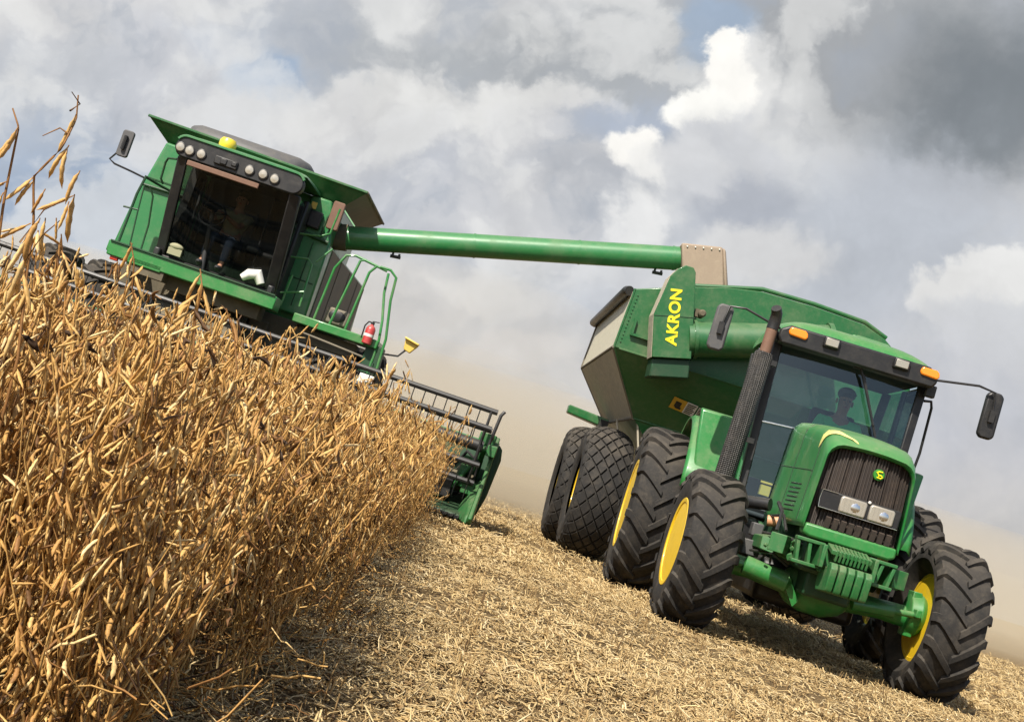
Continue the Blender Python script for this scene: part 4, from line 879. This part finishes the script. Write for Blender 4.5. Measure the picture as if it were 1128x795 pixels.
    mb = MB(); mb.hexa([V(3.00, -1.06, 2.10), V(3.10, -1.06, 2.07), V(3.10, -.98, 2.07), V(3.00, -.98, 2.10)], [V(2.98, -1.08, 2.26), V(3.19, -1.08, 2.21), V(3.19, -.96, 2.21), V(2.98, -.96, 2.26)]); mb.box((3.085, -1.07, 2.245), (.23, .12, .03), (0, .2, 0)); mb.build('side_lamp', 'amberfill', la, bevel=.01)
    # --- unloading tube with its elbow, hooks and rubber spout
    p0, p1 = V(1.30, .10, 3.46), V(6.52, .10, 4.885); d = (p1 - p0).normalized()
    mb = MB(); mb.tube([p0 - d * .1, p1], .185, 28); au = mb.build('unloading_tube', G, c)
    mb = MB(); mb.tube([V(1.15, .1, 2.9), V(1.15, .1, 3.35), V(1.22, .1, 3.45), V(1.5, .1, 3.515)], [.2, .2, .21, .21], 20); mb.box((1.2, .1, 3.5), (.24, .5, .5)); mb.build('elbow', 'dusty_dark', au, bevel=.02)
    mb = MB()
    for f in (.18, .93):
        q = p0 + d * 5.41 * f + V(.06, 0, -.22)
        mb.tube([q + V(-.05, 0, .04), q + V(-.05, 0, -.02)], .018, 6); mb.tube([q + V(.05, 0, .04), q + V(.05, 0, -.02)], .018, 6); mb.tube([q + V(-.08, 0, -.03), q + V(.08, 0, -.01)], .026, 8)
    build_split(mb, 'tube_hook', 'blackmetal', au)
    mb = MB()
    for f in (.40, .70, .97): mb.tube([p0 + d * 5.41 * f, p0 + d * (5.41 * f + .03)], .192, 28)
    build_split(mb, 'tube_band', G, au)
    mb = MB(); mb.hexa([V(6.62, -.24, 4.45), V(7.26, -.24, 4.53), V(7.26, .44, 4.53), V(6.62, .44, 4.45)], [V(6.40, -.20, 5.06), V(7.02, -.20, 5.20), V(7.02, .40, 5.20), V(6.40, .40, 5.06)])
    mb.hexa([V(7.02, -.235, 5.19), V(7.26, -.235, 4.53), V(7.26, .435, 4.53), V(7.02, .435, 5.19)], [V(7.08, -.20, 5.17), V(7.30, -.22, 4.60), V(7.30, .42, 4.60), V(7.08, .40, 5.17)])
    sp = mb.build('rubber_spout', 'boot', c, bevel=.03)
    mb = MB()
    for i in range(5): mb.lathe([(-.215, .014), (-.225, .011), (-.228, .003)], 8, (6.50 + .12 * i, 0, 5.03 + .028 * i), 'y')
    build_split(mb, 'spout_bolt', 'white', sp)
    # --- feeder house, axles, wheels
    mb = MB(); mb.hexa([V(-.62, -.6, 1.0), V(.62, -.6, 1.0), V(.62, -2.6, .35), V(-.62, -2.6, .35)], [V(-.62, -.6, 1.85), V(.62, -.6, 1.85), V(.62, -2.6, 1.05), V(-.62, -2.6, 1.05)]); mb.build('feeder_house', 'dusty_dark', c, bevel=.02)
    mb = MB(); mb.tube([(-2.6, 0, .98), (2.6, 0, .98)], .16, 14); mb.box((0, .1, 1.1), (2.2, .5, .4)); mb.tube([(-1.5, 3.9, .62), (1.5, 3.9, .62)], .1, 12); mb.box((0, 3.9, .9), (.5, .3, .6)); build_split(mb, 'axle', 'green_dark', c)
    for x, s in ((-2.52, -1), (-1.76, -1), (1.76, 1), (2.45, 1)): wheel(c, (x, 0, .98), 1.0, .50, .55, .2, s, 'lug', rot=.1 * x, nl=21, lh=.05)
    for x, s in ((-1.5, -1), (1.5, 1)): wheel(c, (x, 3.9, .62), .64, .42, .34, .15, s, 'lug', rot=.1 * x, nl=18, lh=.04)
    # --- header: trough, knife, reel, ends
    L0, L1 = -4.75, 4.72
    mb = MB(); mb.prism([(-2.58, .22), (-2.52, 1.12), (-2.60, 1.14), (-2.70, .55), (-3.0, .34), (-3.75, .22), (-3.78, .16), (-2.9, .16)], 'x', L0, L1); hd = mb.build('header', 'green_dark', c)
    mb = MB(); mb.tube([(L0, -2.56, 1.16), (L1, -2.56, 1.16)], .05, 8); mb.tube([(L0, -2.46, .75), (L1, -2.46, .75)], .06, 8); build_split(mb, 'header_beam', G, hd)
    mb = MB(); mb.tube([(L0 + .1, -2.98, .60), (L1 - .1, -2.98, .60)], .14, 14)
    for sgn in (-1, 1):
        L = []
        for i in range(160):
            t = i / 159; a = sgn * t * 2 * math.pi * 8; x = sgn * (4.55 - 4.0 * t)
            L.append([V(x, -2.98 - .14 * math.cos(a), .60 + .14 * math.sin(a)), V(x, -2.98 - .26 * math.cos(a), .60 + .26 * math.sin(a))])
        mb.rings(L, False, closed=False)
    mb.build('cross_auger', 'dusty_dark', hd)
    mb = MB(); mb.box((0, -3.80, .185), (L1 - L0, .10, .03))
    for i in range(124): 
        x = L0 + .05 + .0762 * i; mb.hexa([V(x - .018, -3.82, .17), V(x + .018, -3.82, .17), V(x + .004, -3.95, .18), V(x - .004, -3.95, .18)], [V(x - .018, -3.82, .21), V(x + .018, -3.82, .21), V(x + .004, -3.95, .19), V(x - .004, -3.95, .19)])
    mb.build('cutter_bar', 'blackmetal', hd)
    ry, rz, rr_ = -3.52, 1.11, .47
    mb = MB(); mb.tube([(L0 + .15, ry, rz), (L1 - .12, ry, rz)], .075, 12)
    for x in (L0 + .2, -2.4, 0, 2.4, L1 - .16):
        for k in range(6):
            a = R(90 + 60 * k); b = R(150 + 60 * k); P, Q = V(x, ry + rr_ * math.cos(a), rz + rr_ * math.sin(a)), V(x, ry + rr_ * math.cos(b), rz + rr_ * math.sin(b)); mb.tube([V(x, ry, rz), P], .018, 6); mb.tube([P, Q], .014, 6)
    reel = mb.build('reel', 'blackmetal', hd)
    for k in range(6):
        a = R(90 + 60 * k); yy, zz = ry + rr_ * math.cos(a), rz + rr_ * math.sin(a)
        mb = MB(); mb.tube([(L0 + .12, yy, zz), (L1 - .08, yy, zz)], .036, 8)
        for i in range(63):
            x = L0 + .2 + .147 * i; mb.tube([(x, yy, zz), (x, yy - .02, zz - .13), (x, yy + .03, zz - .25)], .007, 4)
        mb.build('reel_bat', 'blackmetal', hd)
    # right end: reel arm, drive gear and divider
    for x, sx in ((L1 + .0, 1), (L0 + .0, -1)):
        mb = MB(); mb.hexa([V(x - .06, -2.5, 1.08), V(x + .06, -2.5, 1.08), V(x + .06, -3.6, 1.02), V(x - .06, -3.6, 1.02)], [V(x - .06, -2.5, 1.24), V(x + .06, -2.5, 1.24), V(x + .06, -3.6, 1.16), V(x - .06, -3.6, 1.16)]); mb.box((x - .1, -3.3, 1.22), (.22, .22, .16)); mb.box((x - .2, -2.9, .88), (.26, .2, .14)); mb.box((x - .28, -3.1, .68), (.12, .2, .28)); mb.tube([(x - .12, -2.7, .6), (x - .1, -3.4, 1.1)], .04, 8); mb.tube([(x - .34, -3.2, .5), (x - .15, -3.3, .95)], .03, 8); mb.box((x - .14, -3.4, .56), (.16, .16, .16))
        mb.build('reel_arm', 'green_dirty', hd, bevel=.01)
        mb = MB(); mb.tube([(x - .06, -3.5, 1.1), (x - .03, -3.52, 1.56), (x + .0, -3.5, 1.62)], .022, 8); mb.build('reel_post', 'blackmetal', hd)
        o = sx * .0
        mb = MB(); mb.prism([(-3.95, .14), (-4.25, .18), (-4.30, .24), (-3.75, .62), (-3.25, 1.20), (-2.75, 1.30), (-2.45, 1.24), (-2.40, .16)], 'x', x + o, x + o + sx * .05); mb.hexa([V(x + o - sx * .20, -3.40, .18), V(x + o, -3.4, .18), V(x + o, -4.28, .16), V(x + o - sx * .04, -4.28, .16)], [V(x + o - sx * .10, -3.30, .60), V(x + o, -3.3, .72), V(x + o, -4.25, .26), V(x + o - sx * .03, -4.25, .26)])
        mb.build('end_divider', 'green_dirty', hd, bevel=.03)
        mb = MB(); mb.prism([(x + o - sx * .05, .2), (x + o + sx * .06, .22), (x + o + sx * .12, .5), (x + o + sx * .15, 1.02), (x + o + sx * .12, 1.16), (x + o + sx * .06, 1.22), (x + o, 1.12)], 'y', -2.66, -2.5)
        mb.build('end_shield', 'green_dark', hd, bevel=.03)  # dark green here paints the shade on the end plate
        mb = MB(); mb.tube([(x - .3, -3.0, .42), (x - .1, -3.3, .5), (x - .1, -3.4, .9), (x - .3, -3.1, 1.0), (x - .45, -2.9, .7)], .02, 6); mb.lathe([(x - .18, .16), (x - .12, .16)], 20, (0, -2.75, .62)); mb.box((x - .45, -3.2, .5), (.2, .1, .3)); mb.build('drive_gear', 'blackmetal', hd)
    mb = MB(); mb.box((2.86, -3.04, 1.47), (.20, .03, .10)); mb.box((2.80, -3.04, 1.30), (.13, .03, .26)); mb.box((2.8, -2.8, 1.2), (.05, .5, .05)); mb.build('marker_plate', 'white', hd, bevel=.01)
    return c
combine = build_combine()
driver(FC @ Matrix.Translation((.02, -.90, 2.70)), 'shirt_khaki', (-.30, -.44, .36), (-.10, -.46, .40), 'seated driver in a khaki shirt holding the steering wheel inside the combine cab')
def extinguisher():
    r = empty('fire_extinguisher', FC @ Matrix.Translation((2.47, -1.16, 1.99)))
    tag(r, 'red fire extinguisher hung on the ladder platform of the combine', 'extinguisher')
    mb = MB(); mb.lathe([(0, .06), (.01, .072), (.22, .072), (.26, .055), (.285, .025), (.30, .022)], 20, axis='z'); mb.build('cylinder', 'red', r)
    mb = MB(); mb.lathe([(.30, .028), (.33, .028)], 12, axis='z'); mb.hexa([V(-.01, -.01, .33), V(.09, -.01, .345), V(.09, .01, .345), V(-.01, .01, .33)], [V(-.01, -.01, .345), V(.09, -.01, .36), V(.09, .01, .36), V(-.01, .01, .345)]); mb.build('valve', 'blackmetal', r)
    mb = MB(); mb.tube([(.0, 0, .32), (-.06, -.02, .32), (-.095, -.03, .25), (-.09, -.03, .06)], .011, 6); mb.build('hose', 'black', r)
    mb = MB(); mb.lathe([(.11, .0735), (.15, .0735)], 20, axis='z'); mb.build('band', 'white', r)
extinguisher()
# ================================================================== soybean crop, stalks, straw, dust
def plant_mat(name, cols, var_scale=55, trans=.0):
    m = bpy.data.materials.new(name); m.use_nodes = True; nt = m.node_tree; b = nt.nodes['Principled BSDF']
    b.inputs['Roughness'].default_value = .62; b.inputs['Specular IOR Level'].default_value = .3
    at = nt.nodes.new('ShaderNodeAttribute'); at.attribute_name = 'shade'
    r = nt.nodes.new('ShaderNodeValToRGB'); el = r.color_ramp.elements
    el[0].position, el[0].color = 0, (*cols[0], 1); el[1].position, el[1].color = 1, (*cols[-1], 1)
    for i, c in enumerate(cols[1:-1]): e = el.new((i + 1) / (len(cols) - 1)); e.color = (*c, 1)
    nt.links.new(at.outputs['Fac'], r.inputs[0])
    g = nt.nodes.new('ShaderNodeNewGeometry')
    k = noise(nt, g.outputs['Position'], var_scale, 4, .65).ss(.35, .75) * .40 + noise(nt, g.outputs['Position'], var_scale * 7, 3, .7).ss(.45, .75) * .28
    c = mixc(nt, k, X(nt, r.outputs[0]), tuple(q * .55 for q in cols[0]))
    nt.links.new(c.s, b.inputs['Base Color']); return m
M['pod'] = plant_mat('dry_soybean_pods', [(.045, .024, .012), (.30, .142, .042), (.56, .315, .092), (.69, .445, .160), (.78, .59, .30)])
M['straw'] = plant_mat('chopped_straw', [(.12, .072, .034), (.41, .27, .115), (.68, .50, .235), (.82, .66, .38)], 40)
def frames(d):
    d = d / np.linalg.norm(d, axis=-1, keepdims=True)
    ref = np.where(np.abs(d[..., 2:3]) < .9, np.array([0, 0, 1.]), np.array([1., 0, 0]))
    a = np.cross(ref, d); a /= np.linalg.norm(a, axis=-1, keepdims=True); return d, a, np.cross(d, a)
def tubes_np(P, rad, n, flat=1.0):
    """P: (K, m, 3) poly-lines, rad: (K, m) radii -> vertices and quads of K little tubes"""
    K, m, _ = P.shape; T = np.gradient(P, axis=1); d, a, b = frames(T)
    th = 2 * np.pi * np.arange(n) / n
    ring = a[:, :, None, :] * np.cos(th)[None, None, :, None] * flat + b[:, :, None, :] * np.sin(th)[None, None, :, None]
    vs = P[:, :, None, :] + ring * rad[:, :, None, None]
    base = (np.arange(K) * m * n)[:, None, None]; i = np.arange(m - 1)[None, :, None] * n; j = np.arange(n)[None, None, :]; j2 = (j + 1) % n
    q = np.stack([base + i + j, base + i + j2, base + i + n + j2, base + i + n + j], -1).reshape(-1, 4)
    return vs.reshape(-1, 3), q
def pods_np(base, dirs, length, width, bend, rings_, n):
    """curved flattened pods with bulges"""
    K = len(base); d, a, b = frames(dirs); t = np.linspace(0, 1, rings_)
    prof = np.interp(t, [0, .08, .22, .36, .50, .64, .78, .92, 1], [.16, .30, 1, .70, 1.02, .70, .95, .30, .05]) if rings_ > 5 else np.interp(t, [0, .3, .65, 1], [.25, 1, .95, .08])
    P = base[:, None, :] + d[:, None, :] * (length[:, None] * t)[..., None] + a[:, None, :] * (bend[:, None] * (t ** 2 - t) * length[:, None])[..., None]
    th = 2 * np.pi * np.arange(n) / n
    ring = a[:, None, None, :] * np.cos(th)[None, None, :, None] + b[:, None, None, :] * (np.sin(th) * .55)[None, None, :, None]
    vs = P[:, :, None, :] + ring * (width[:, None] * prof[None])[:, :, None, None]
    bs = (np.arange(K) * rings_ * n)[:, None, None]; i = np.arange(rings_ - 1)[None, :, None] * n; j = np.arange(n)[None, None, :]; j2 = (j + 1) % n
    return vs.reshape(-1, 3), np.stack([bs + i + j, bs + i + j2, bs + i + n + j2, bs + i + n + j], -1).reshape(-1, 4)
def join(parts):
    vs, fs, sh, o = [], [], [], 0
    for v, f, s in parts: vs.append(v); fs.append(f + o); sh.append(s); o += len(v)
    return np.concatenate(vs), np.concatenate(fs), np.concatenate(sh)
def np_object(name, vs, fs, shade, m, parent=None):
    me = bpy.data.meshes.new(name); fill(me, vs, fs)
    at = me.attributes.new('shade', 'FLOAT', 'POINT'); at.data.foreach_set('value', np.asarray(shade, np.float32))
    me.materials.append(M[m]); o = bpy.data.objects.new(name, me); col.objects.link(o)
    if parent is not None: o.parent = parent
    return o
def plants(xy, hts, lod):
    """stems with clustered pods for plants at xy with heights hts"""
    K = len(xy); m = 7; t = np.linspace(0, 1, m)
    lean = rng.normal(0, .13, (K, 2)); curve = rng.normal(0, .10, (K, 2))
    def stem(tt): return np.concatenate([(xy[:, None, :] + (lean[:, None, :] * tt[..., None] + curve[:, None, :] * (tt ** 2)[..., None]) * hts[:, None, None]), (tt * hts[:, None])[..., None]], -1)
    out = []
    P = stem(np.repeat(t[None], K, 0)); P[:, 1:-1, :2] += rng.normal(0, .006, (K, m - 2, 2))
    v, f = tubes_np(P, np.repeat(np.interp(t, [0, 1], [.0042, .0016])[None], K, 0), 4 if lod < 2 else 3)
    out.append((v, f, np.repeat(rng.uniform(.3, .62, K), m * (4 if lod < 2 else 3))))
    # side branches
    nb = 5; tb = rng.uniform(.12, .55, (K, nb)); p0 = stem(tb).reshape(-1, 3); az = rng.uniform(0, 2 * np.pi, K * nb); ln = rng.uniform(.18, .42, K * nb) * np.repeat(hts, nb)
    dd = np.stack([np.cos(az) * .30, np.sin(az) * .30, np.ones_like(az)], -1); tt = np.linspace(0, 1, 4)
    Bp = p0[:, None, :] + dd[:, None, :] * (ln[:, None] * tt)[..., None]; Bp[:, 1:3, :2] += rng.normal(0, .012, (K * nb, 2, 2))
    Bp[:, 1, :2] += np.stack([np.cos(az), np.sin(az)], -1) * .03
    v, f = tubes_np(Bp, np.repeat(np.linspace(.0026, .0012, 4)[None], K * nb, 0), 3); out.append((v, f, np.repeat(rng.uniform(.3, .62, K * nb), 12)))
    # pods: on the stem and on the branches
    npod = (58, 46, 28)[lod]; tp = rng.uniform(.08, 1.0, (K, npod)) ** .85; tp = np.round(tp * 15) / 15 + rng.normal(0, .006, (K, npod)); tp = np.clip(tp, .06, 1.0)
    b1 = stem(tp).reshape(-1, 3)
    nbp = (13, 10, 6)[lod]; q = np.clip(np.round(rng.uniform(.1, 1.1, (K * nb, nbp)) * 5) / 5, .1, 1.0)
    b2 = (p0[:, None, :] + dd[:, None, :] * (ln[:, None] * q)[..., None]).reshape(-1, 3)
    base = np.concatenate([b1, b2]); n = len(base)
    a = rng.uniform(0, 2 * np.pi, n); el = np.where(rng.random(n) < .58, rng.normal(-1.12, .32, n), rng.normal(1.0, .42, n))
    dr = np.stack([np.cos(a) * np.cos(el), np.sin(a) * np.cos(el), np.sin(el)], -1)
    base = base + dr * rng.uniform(.003, .012, n)[:, None]
    L = rng.uniform(.030, .053, n) * (1.15 if lod == 2 else 1); Wd = rng.uniform(.0039, .0060, n) * (1.25 if lod == 2 else 1)
    rg_, ns = ((12, 6), (6, 4), (4, 3))[lod]
    v, f = pods_np(base, dr, L, Wd, rng.normal(.15, .35, n), rg_, ns)
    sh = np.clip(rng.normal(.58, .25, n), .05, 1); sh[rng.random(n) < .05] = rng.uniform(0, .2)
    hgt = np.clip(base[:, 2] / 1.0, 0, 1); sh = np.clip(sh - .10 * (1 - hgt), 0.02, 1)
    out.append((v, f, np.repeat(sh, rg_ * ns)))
    return out
def crop_edge(y): return -.47 + .05 * np.sin(y * 1.3) + .04 * np.sin(y * 3.1 + 1)
def make_crop():
    parts = []
    def region(n, fx, y0, y1, lod, h=(1.0, .06), p=1.0):
        y = y0 + (y1 - y0) * rng.random(n) ** p; x = crop_edge(y) - fx(rng.random(n), y)
        parts.extend(plants(np.stack([x, y], -1), np.clip(rng.normal(h[0], h[1], n), .6, 1.22), lod))
    region(210, lambda u, y: u * np.minimum(1.6, .42 * y), 2.35, 3.6, 0, (.93, .06))
    region(230, lambda u, y: u * 1.1, 3.6, 5.2, 0, (.96, .06))
    region(420, lambda u, y: u * 1.2, 5.2, 9.0, 1, (1.0, .06))
    region(520, lambda u, y: u * 1.2, 9.0, 16.9, 2, (1.02, .06))
    region(230, lambda u, y: 1.1 + u * 1.4, 3.4, 9.0, 2, (.96, .06))
    region(520, lambda u, y: 1.2 + u * 6.5, 6.0, 16.6, 2, (.98, .06))
    region(380, lambda u, y: 1.4 + u * 4.2, 2.6, 7.0, 2, (.93, .06))
    # a skirt of low, bent stems and dead leaves along the edge
    n = 2600; y = 2.3 + 14.5 * rng.random(n) ** 1.5; x = crop_edge(y) + rng.normal(-.06, .11, n); z = rng.random(n) ** 2 * .35
    p = np.stack([x, y, z + .01], -1); az = rng.uniform(0, 2 * np.pi, n); el = rng.normal(.35, .5, n)
    d = np.stack([np.cos(az) * np.cos(el), np.sin(az) * np.cos(el), np.sin(el)], -1); L = rng.uniform(.04, .13, n); tt = np.linspace(0, 1, 4)
    P = p[:, None, :] + d[:, None, :] * (L[:, None] * tt)[..., None]; P[:, 1:3] += rng.normal(0, .005, (n, 2, 3)); P[..., 2] = np.maximum(P[..., 2], .004)
    v, f = tubes_np(P, np.repeat(rng.uniform(.0012, .003, n)[:, None], 4, 1), 3); parts.append((v, f, np.repeat(np.clip(rng.normal(.5, .25, n), 0, 1), 12)))
    # withered leaf scraps caught among the stems
    n = 1100; y = 2.4 + 13 * rng.random(n) ** 1.4; x = crop_edge(y) - rng.random(n) * .7 + .12; z = rng.uniform(.05, .95, n)
    az = rng.uniform(0, 2 * np.pi, n); d = np.stack([np.cos(az), np.sin(az), rng.normal(-.5, .6, n)], -1); L = rng.uniform(.015, .045, n); tt = np.linspace(0, 1, 5)
    P = np.stack([x, y, z], -1)[:, None, :] + d[:, None, :] * (L[:, None] * tt)[..., None] + rng.normal(0, .005, (n, 5, 3))
    v, f = tubes_np(P, rng.uniform(.002, .0075, (n, 1)) * np.array([[.3, 1, .5, .9, .1]]), 5, flat=.18); parts.append((v, f, np.repeat(np.clip(rng.normal(.08, .12, n), 0, .5), 25)))
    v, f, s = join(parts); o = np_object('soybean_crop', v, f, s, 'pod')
    tag(o, 'dense ripe soybean crop, golden brown pods on bare stems', 'crop', kind='stuff')
make_crop()

def stalk(pts, twigs, pods, label, r=.0035):
    """one tall plant standing clear of the crop: pts of the stem, twigs, and (point, direction, length) of each pod"""
    o = None; P = np.array(pts, float)
    root = empty('soybean_stalk', Matrix.Translation(P[0])); tag(root, label, 'soybean stalk', group='tall soybean stalks standing above the crop')
    P = P - P[0]
    t = np.linspace(0, len(P) - 1, len(P) * 4); Q = np.stack([np.interp(t, range(len(P)), P[:, i]) for i in range(3)], -1)
    v, f = tubes_np(Q[None], np.linspace(r, r * .38, len(Q))[None], 6); parts = [(v, f, np.full(len(v), .22))]
    for tw in twigs:
        T = np.array(tw, float) - np.array(pts[0]); v, f = tubes_np(T[None], np.linspace(r * .55, r * .25, len(T))[None], 5); parts.append((v, f, np.full(len(v), .18)))
    np_object('stem', *join(parts), 'pod', root)
    rr = np.random.default_rng(len(pods) + 11)
    for p, d, L in pods:
        b = (np.array(p, float) - np.array(pts[0]))[None]; dd = np.array(d, float)[None]; kd = dd / np.linalg.norm(dd)
        v1, f1 = pods_np(b + kd * .004, dd, np.array([L]), np.array([L * .112]), np.array([rr.normal(.2, .4)]), 11, 8)
        v2, f2 = tubes_np(np.stack([b, b + kd * .010], 1), np.full((1, 2), .0012), 5)
        s = np.clip(rr.normal(.62, .12), .3, .9)
        np_object('pod', *join([(v1, f1, np.full(len(v1), s)), (v2, f2, np.full(len(v2), .3))]), 'pod', root)
def make_stalks():
    rr = random.Random(21)
    def at(px, py, Y):   # a point of the plane y = Y, used to lay the stems out in metres
        dx, dy = px - 564, py - 397.5; u = dx * math.cos(ROLL) + dy * math.sin(ROLL); w = -dx * math.sin(ROLL) + dy * math.cos(ROLL)
        d = V(u, FOC * math.cos(PITCH) + w * math.sin(PITCH), FOC * math.sin(PITCH) - w * math.cos(PITCH)); k = Y / d.y; return V(d.x * k, Y, CAMH + d.z * k)
    def make(stem, twigs, pods, Y, label, r=.0035):
        S = []
        for i, (x, y) in enumerate(stem): S.append(at(x, y, Y) + V(0, rr.uniform(-.02, .02), 0))
        b = S[0]; S = [V(b.x - .02, Y, 0)] + [V(b.x * .98, Y, b.z * .5)] + S
        T = [[at(x, y, Y) + V(0, rr.uniform(-.03, .03), 0) for x, y in tw] for tw in twigs]
        Pd = []
        for (x0, y0, x1, y1) in pods:
            a, c = at(x0, y0, Y), at(x1, y1, Y); d = (c - a); L = d.length; d = d.normalized() + V(0, rr.uniform(-.35, .35), 0); Pd.append((tuple(a), tuple(d), L * 1.06))
        stalk([tuple(p) for p in S], [[tuple(p) for p in t] for t in T], Pd, label, r)
    make([(22, 400), (28, 300), (36, 245), (37, 195), (70, 165), (82, 130), (84, 103)],
         [[(76, 148), (66, 141), (50, 152)], [(28, 270), (50, 232), (80, 215)], [(82, 126), (85, 112), (82, 104)], [(30, 290), (52, 262), (60, 240)]],
         [(84, 126, 63, 162), (76, 160, 52, 192), (74, 164, 68, 203), (37, 195, 10, 222), (38, 198, 20, 224), (50, 208, 36, 232), (80, 216, 46, 232), (82, 214, 70, 262), (76, 222, 66, 250), (88, 188, 76, 224), (62, 240, 60, 262), (34, 246, 2, 264), (36, 250, 18, 280), (44, 240, 30, 290), (30, 280, 8, 330), (26, 300, 34, 338), (24, 320, 2, 352), (28, 250, 4, 256), (30, 262, 12, 300), (50, 240, 44, 274), (22, 350, 8, 392), (24, 360, 38, 398), (34, 310, 20, 346), (22, 290, 16, 330)],
         2.45, 'tallest dry soybean stalk with hanging pods, rising against the sky at the field edge')
    make([(-10, 300), (2, 220), (14, 160), (20, 140), (12, 118)], [], [(20, 140, 2, 176), (17, 148, -6, 182), (8, 200, -14, 206), (4, 212, -10, 240)], 2.40, 'soybean stalk half out of view with two pods near its curled tip')
    make([(70, 330), (67, 290), (68, 258)], [], [(70, 290, 62, 322), (67, 262, 62, 292), (68, 276, 78, 300)], 2.9, 'short soybean stalk close behind the tallest one, three pods on it')
    make([(150, 352), (146, 318), (150, 290), (146, 268)], [], [(146, 268, 130, 296), (147, 280, 138, 304), (148, 300, 158, 330), (147, 306, 132, 332)], 3.4, 'thin soybean stalk in front of the combine wheels with pods at its tip')
    make([(212, 396), (214, 352), (224, 318), (220, 296)], [], [(222, 300, 206, 330), (222, 310, 214, 348), (220, 322, 190, 346), (214, 340, 186, 368), (224, 318, 232, 348), (213, 360, 202, 392)], 2.9, 'soybean stalk with large pale pods in front of the green cab platform')
    make([(262, 410), (258, 372), (250, 340)], [], [(250, 342, 240, 368), (254, 350, 262, 378), (257, 366, 244, 392)], 3.2, 'soybean stalk beside the dark feeder opening below the combine cab')
make_stalks()

def make_straw():
    parts = []
    def scatter(n, xr, yr, L0, L1, r0, r1, n_side, up_=.16, p=1.6, shade=(.62, .2)):
        y = yr[0] + (yr[1] - yr[0]) * rng.random(n) ** p; w = np.interp(y, [3, 8, 20], [.55, 1.0, 1.0])
        x = xr[0] + (xr[1] - xr[0]) * rng.random(n)
        ins = (x < crop_edge(y) - .3); x = np.where(ins, x + .8, x)
        clump = np.sin(x * 4.2 + 1.7 * np.sin(y * 2.3)) * np.sin(y * 3.4 + np.sin(x * 3.1)); keep = rng.random(n) < .68 + .32 * clump
        x, y = x[keep], y[keep]; n_ = len(x)
        z = ground_z(x, y) + np.abs(rng.normal(0, .016, n_)) + .002 + np.maximum(0, clump[keep]) * .03
        az = np.where(rng.random(n_) < .4, np.pi / 2 + rng.normal(0, .35, n_), rng.uniform(0, 2 * np.pi, n_)); el = np.abs(rng.normal(0, up_, n_)); L = rng.uniform(L0, L1, n_)
        d = np.stack([np.cos(az) * np.cos(el), np.sin(az) * np.cos(el), np.sin(el)], -1)
        tt = np.linspace(-.5, .5, 3); P = np.stack([x, y, z + L * .5 * np.sin(el)], -1)[:, None, :] + d[:, None, :] * (L[:, None] * tt)[..., None]
        P[:, 1] += rng.normal(0, 1, (n_, 3)) * (L * .09)[:, None]
        v, f = tubes_np(P, np.repeat(rng.uniform(r0, r1, n_)[:, None], 3, 1), n_side, flat=1.6); parts.append((v, f, np.repeat(np.clip(rng.normal(shade[0], shade[1], n_), 0, 1), 3 * n_side)))
    scatter(62000, (-.8, 3.4), (2.9, 7.5), .012, .075, .0009, .0022, 3)
    scatter(5000, (-.8, 3.4), (2.9, 7.5), .07, .16, .0012, .0028, 3, .3)
    scatter(80000, (-.7, 7.5), (6.0, 15), .02, .09, .0018, .0038, 3, .2, 1.2)
    scatter(45000, (-.6, 12), (13, 34), .05, .16, .003, .006, 3, .25, 1.5)
    scatter(9000, (-.8, 3.4), (2.9, 7.0), .015, .05, .003, .006, 4, .1, 1.5, (.3, .2))
    # short cut stems still standing in rows
    n = 5200; row = rng.integers(-1, 16, n); y = 2.9 + 20 * rng.random(n) ** 1.3; x = -.25 + row * .45 + rng.normal(0, .03, n); z = ground_z(x, y); h = rng.uniform(.03, .10, n)
    P = np.stack([np.stack([x, y, z - .01], -1), np.stack([x + rng.normal(0, .012, n), y + rng.normal(0, .012, n), z + h], -1)], 1)
    v, f = tubes_np(P, np.repeat(rng.uniform(.002, .0035, n)[:, None], 2, 1), 4); parts.append((v, f, np.repeat(np.clip(rng.normal(.3, .18, n), 0, 1), 8)))
    v, f, s = join(parts); o = np_object('straw_litter', v, f, s, 'straw'); tag(o, 'pale chopped straw and chaff lying on the cut ground', 'straw', kind='stuff')
make_straw()

def make_dust():
    m = bpy.data.materials.new('field_dust'); m.use_nodes = True; nt = m.node_tree; nt.nodes.clear()
    o = nt.nodes.new('ShaderNodeOutputMaterial'); pv = nt.nodes.new('ShaderNodeVolumePrincipled')
    pv.inputs['Color'].default_value = (.97, .82, .58, 1); pv.inputs['Density'].default_value = .035; pv.inputs['Anisotropy'].default_value = 0
    nt.links.new(pv.outputs[0], o.inputs['Volume'])
    for c, r, den, lab in (((3, 75, 0), (130, 38, 5.2), .016, 'tan dust hanging low over the far field'), ((-.8, 31, 0), (7.5, 6.5, 5.0), .034, 'tan dust cloud behind the cutting header'), ((-.6, 30, -.2), (5.2, 4.5, 3.4), .045, 'thick core of the dust cloud behind the cutting header'), ((4, 36, 0), (26, 7.0, 2.2), .040, 'low dust lying on the ground behind the machines')):
        mm = m.copy(); mm.node_tree.nodes['Principled Volume'].inputs['Density'].default_value = den
        mb = MB(); mb.ell((0, 0, 0), r, 32, 16); ob = mb.build('dust_cloud', mm, smooth=60); ob.location = c
        tag(ob, lab, 'dust', kind='stuff')
make_dust()
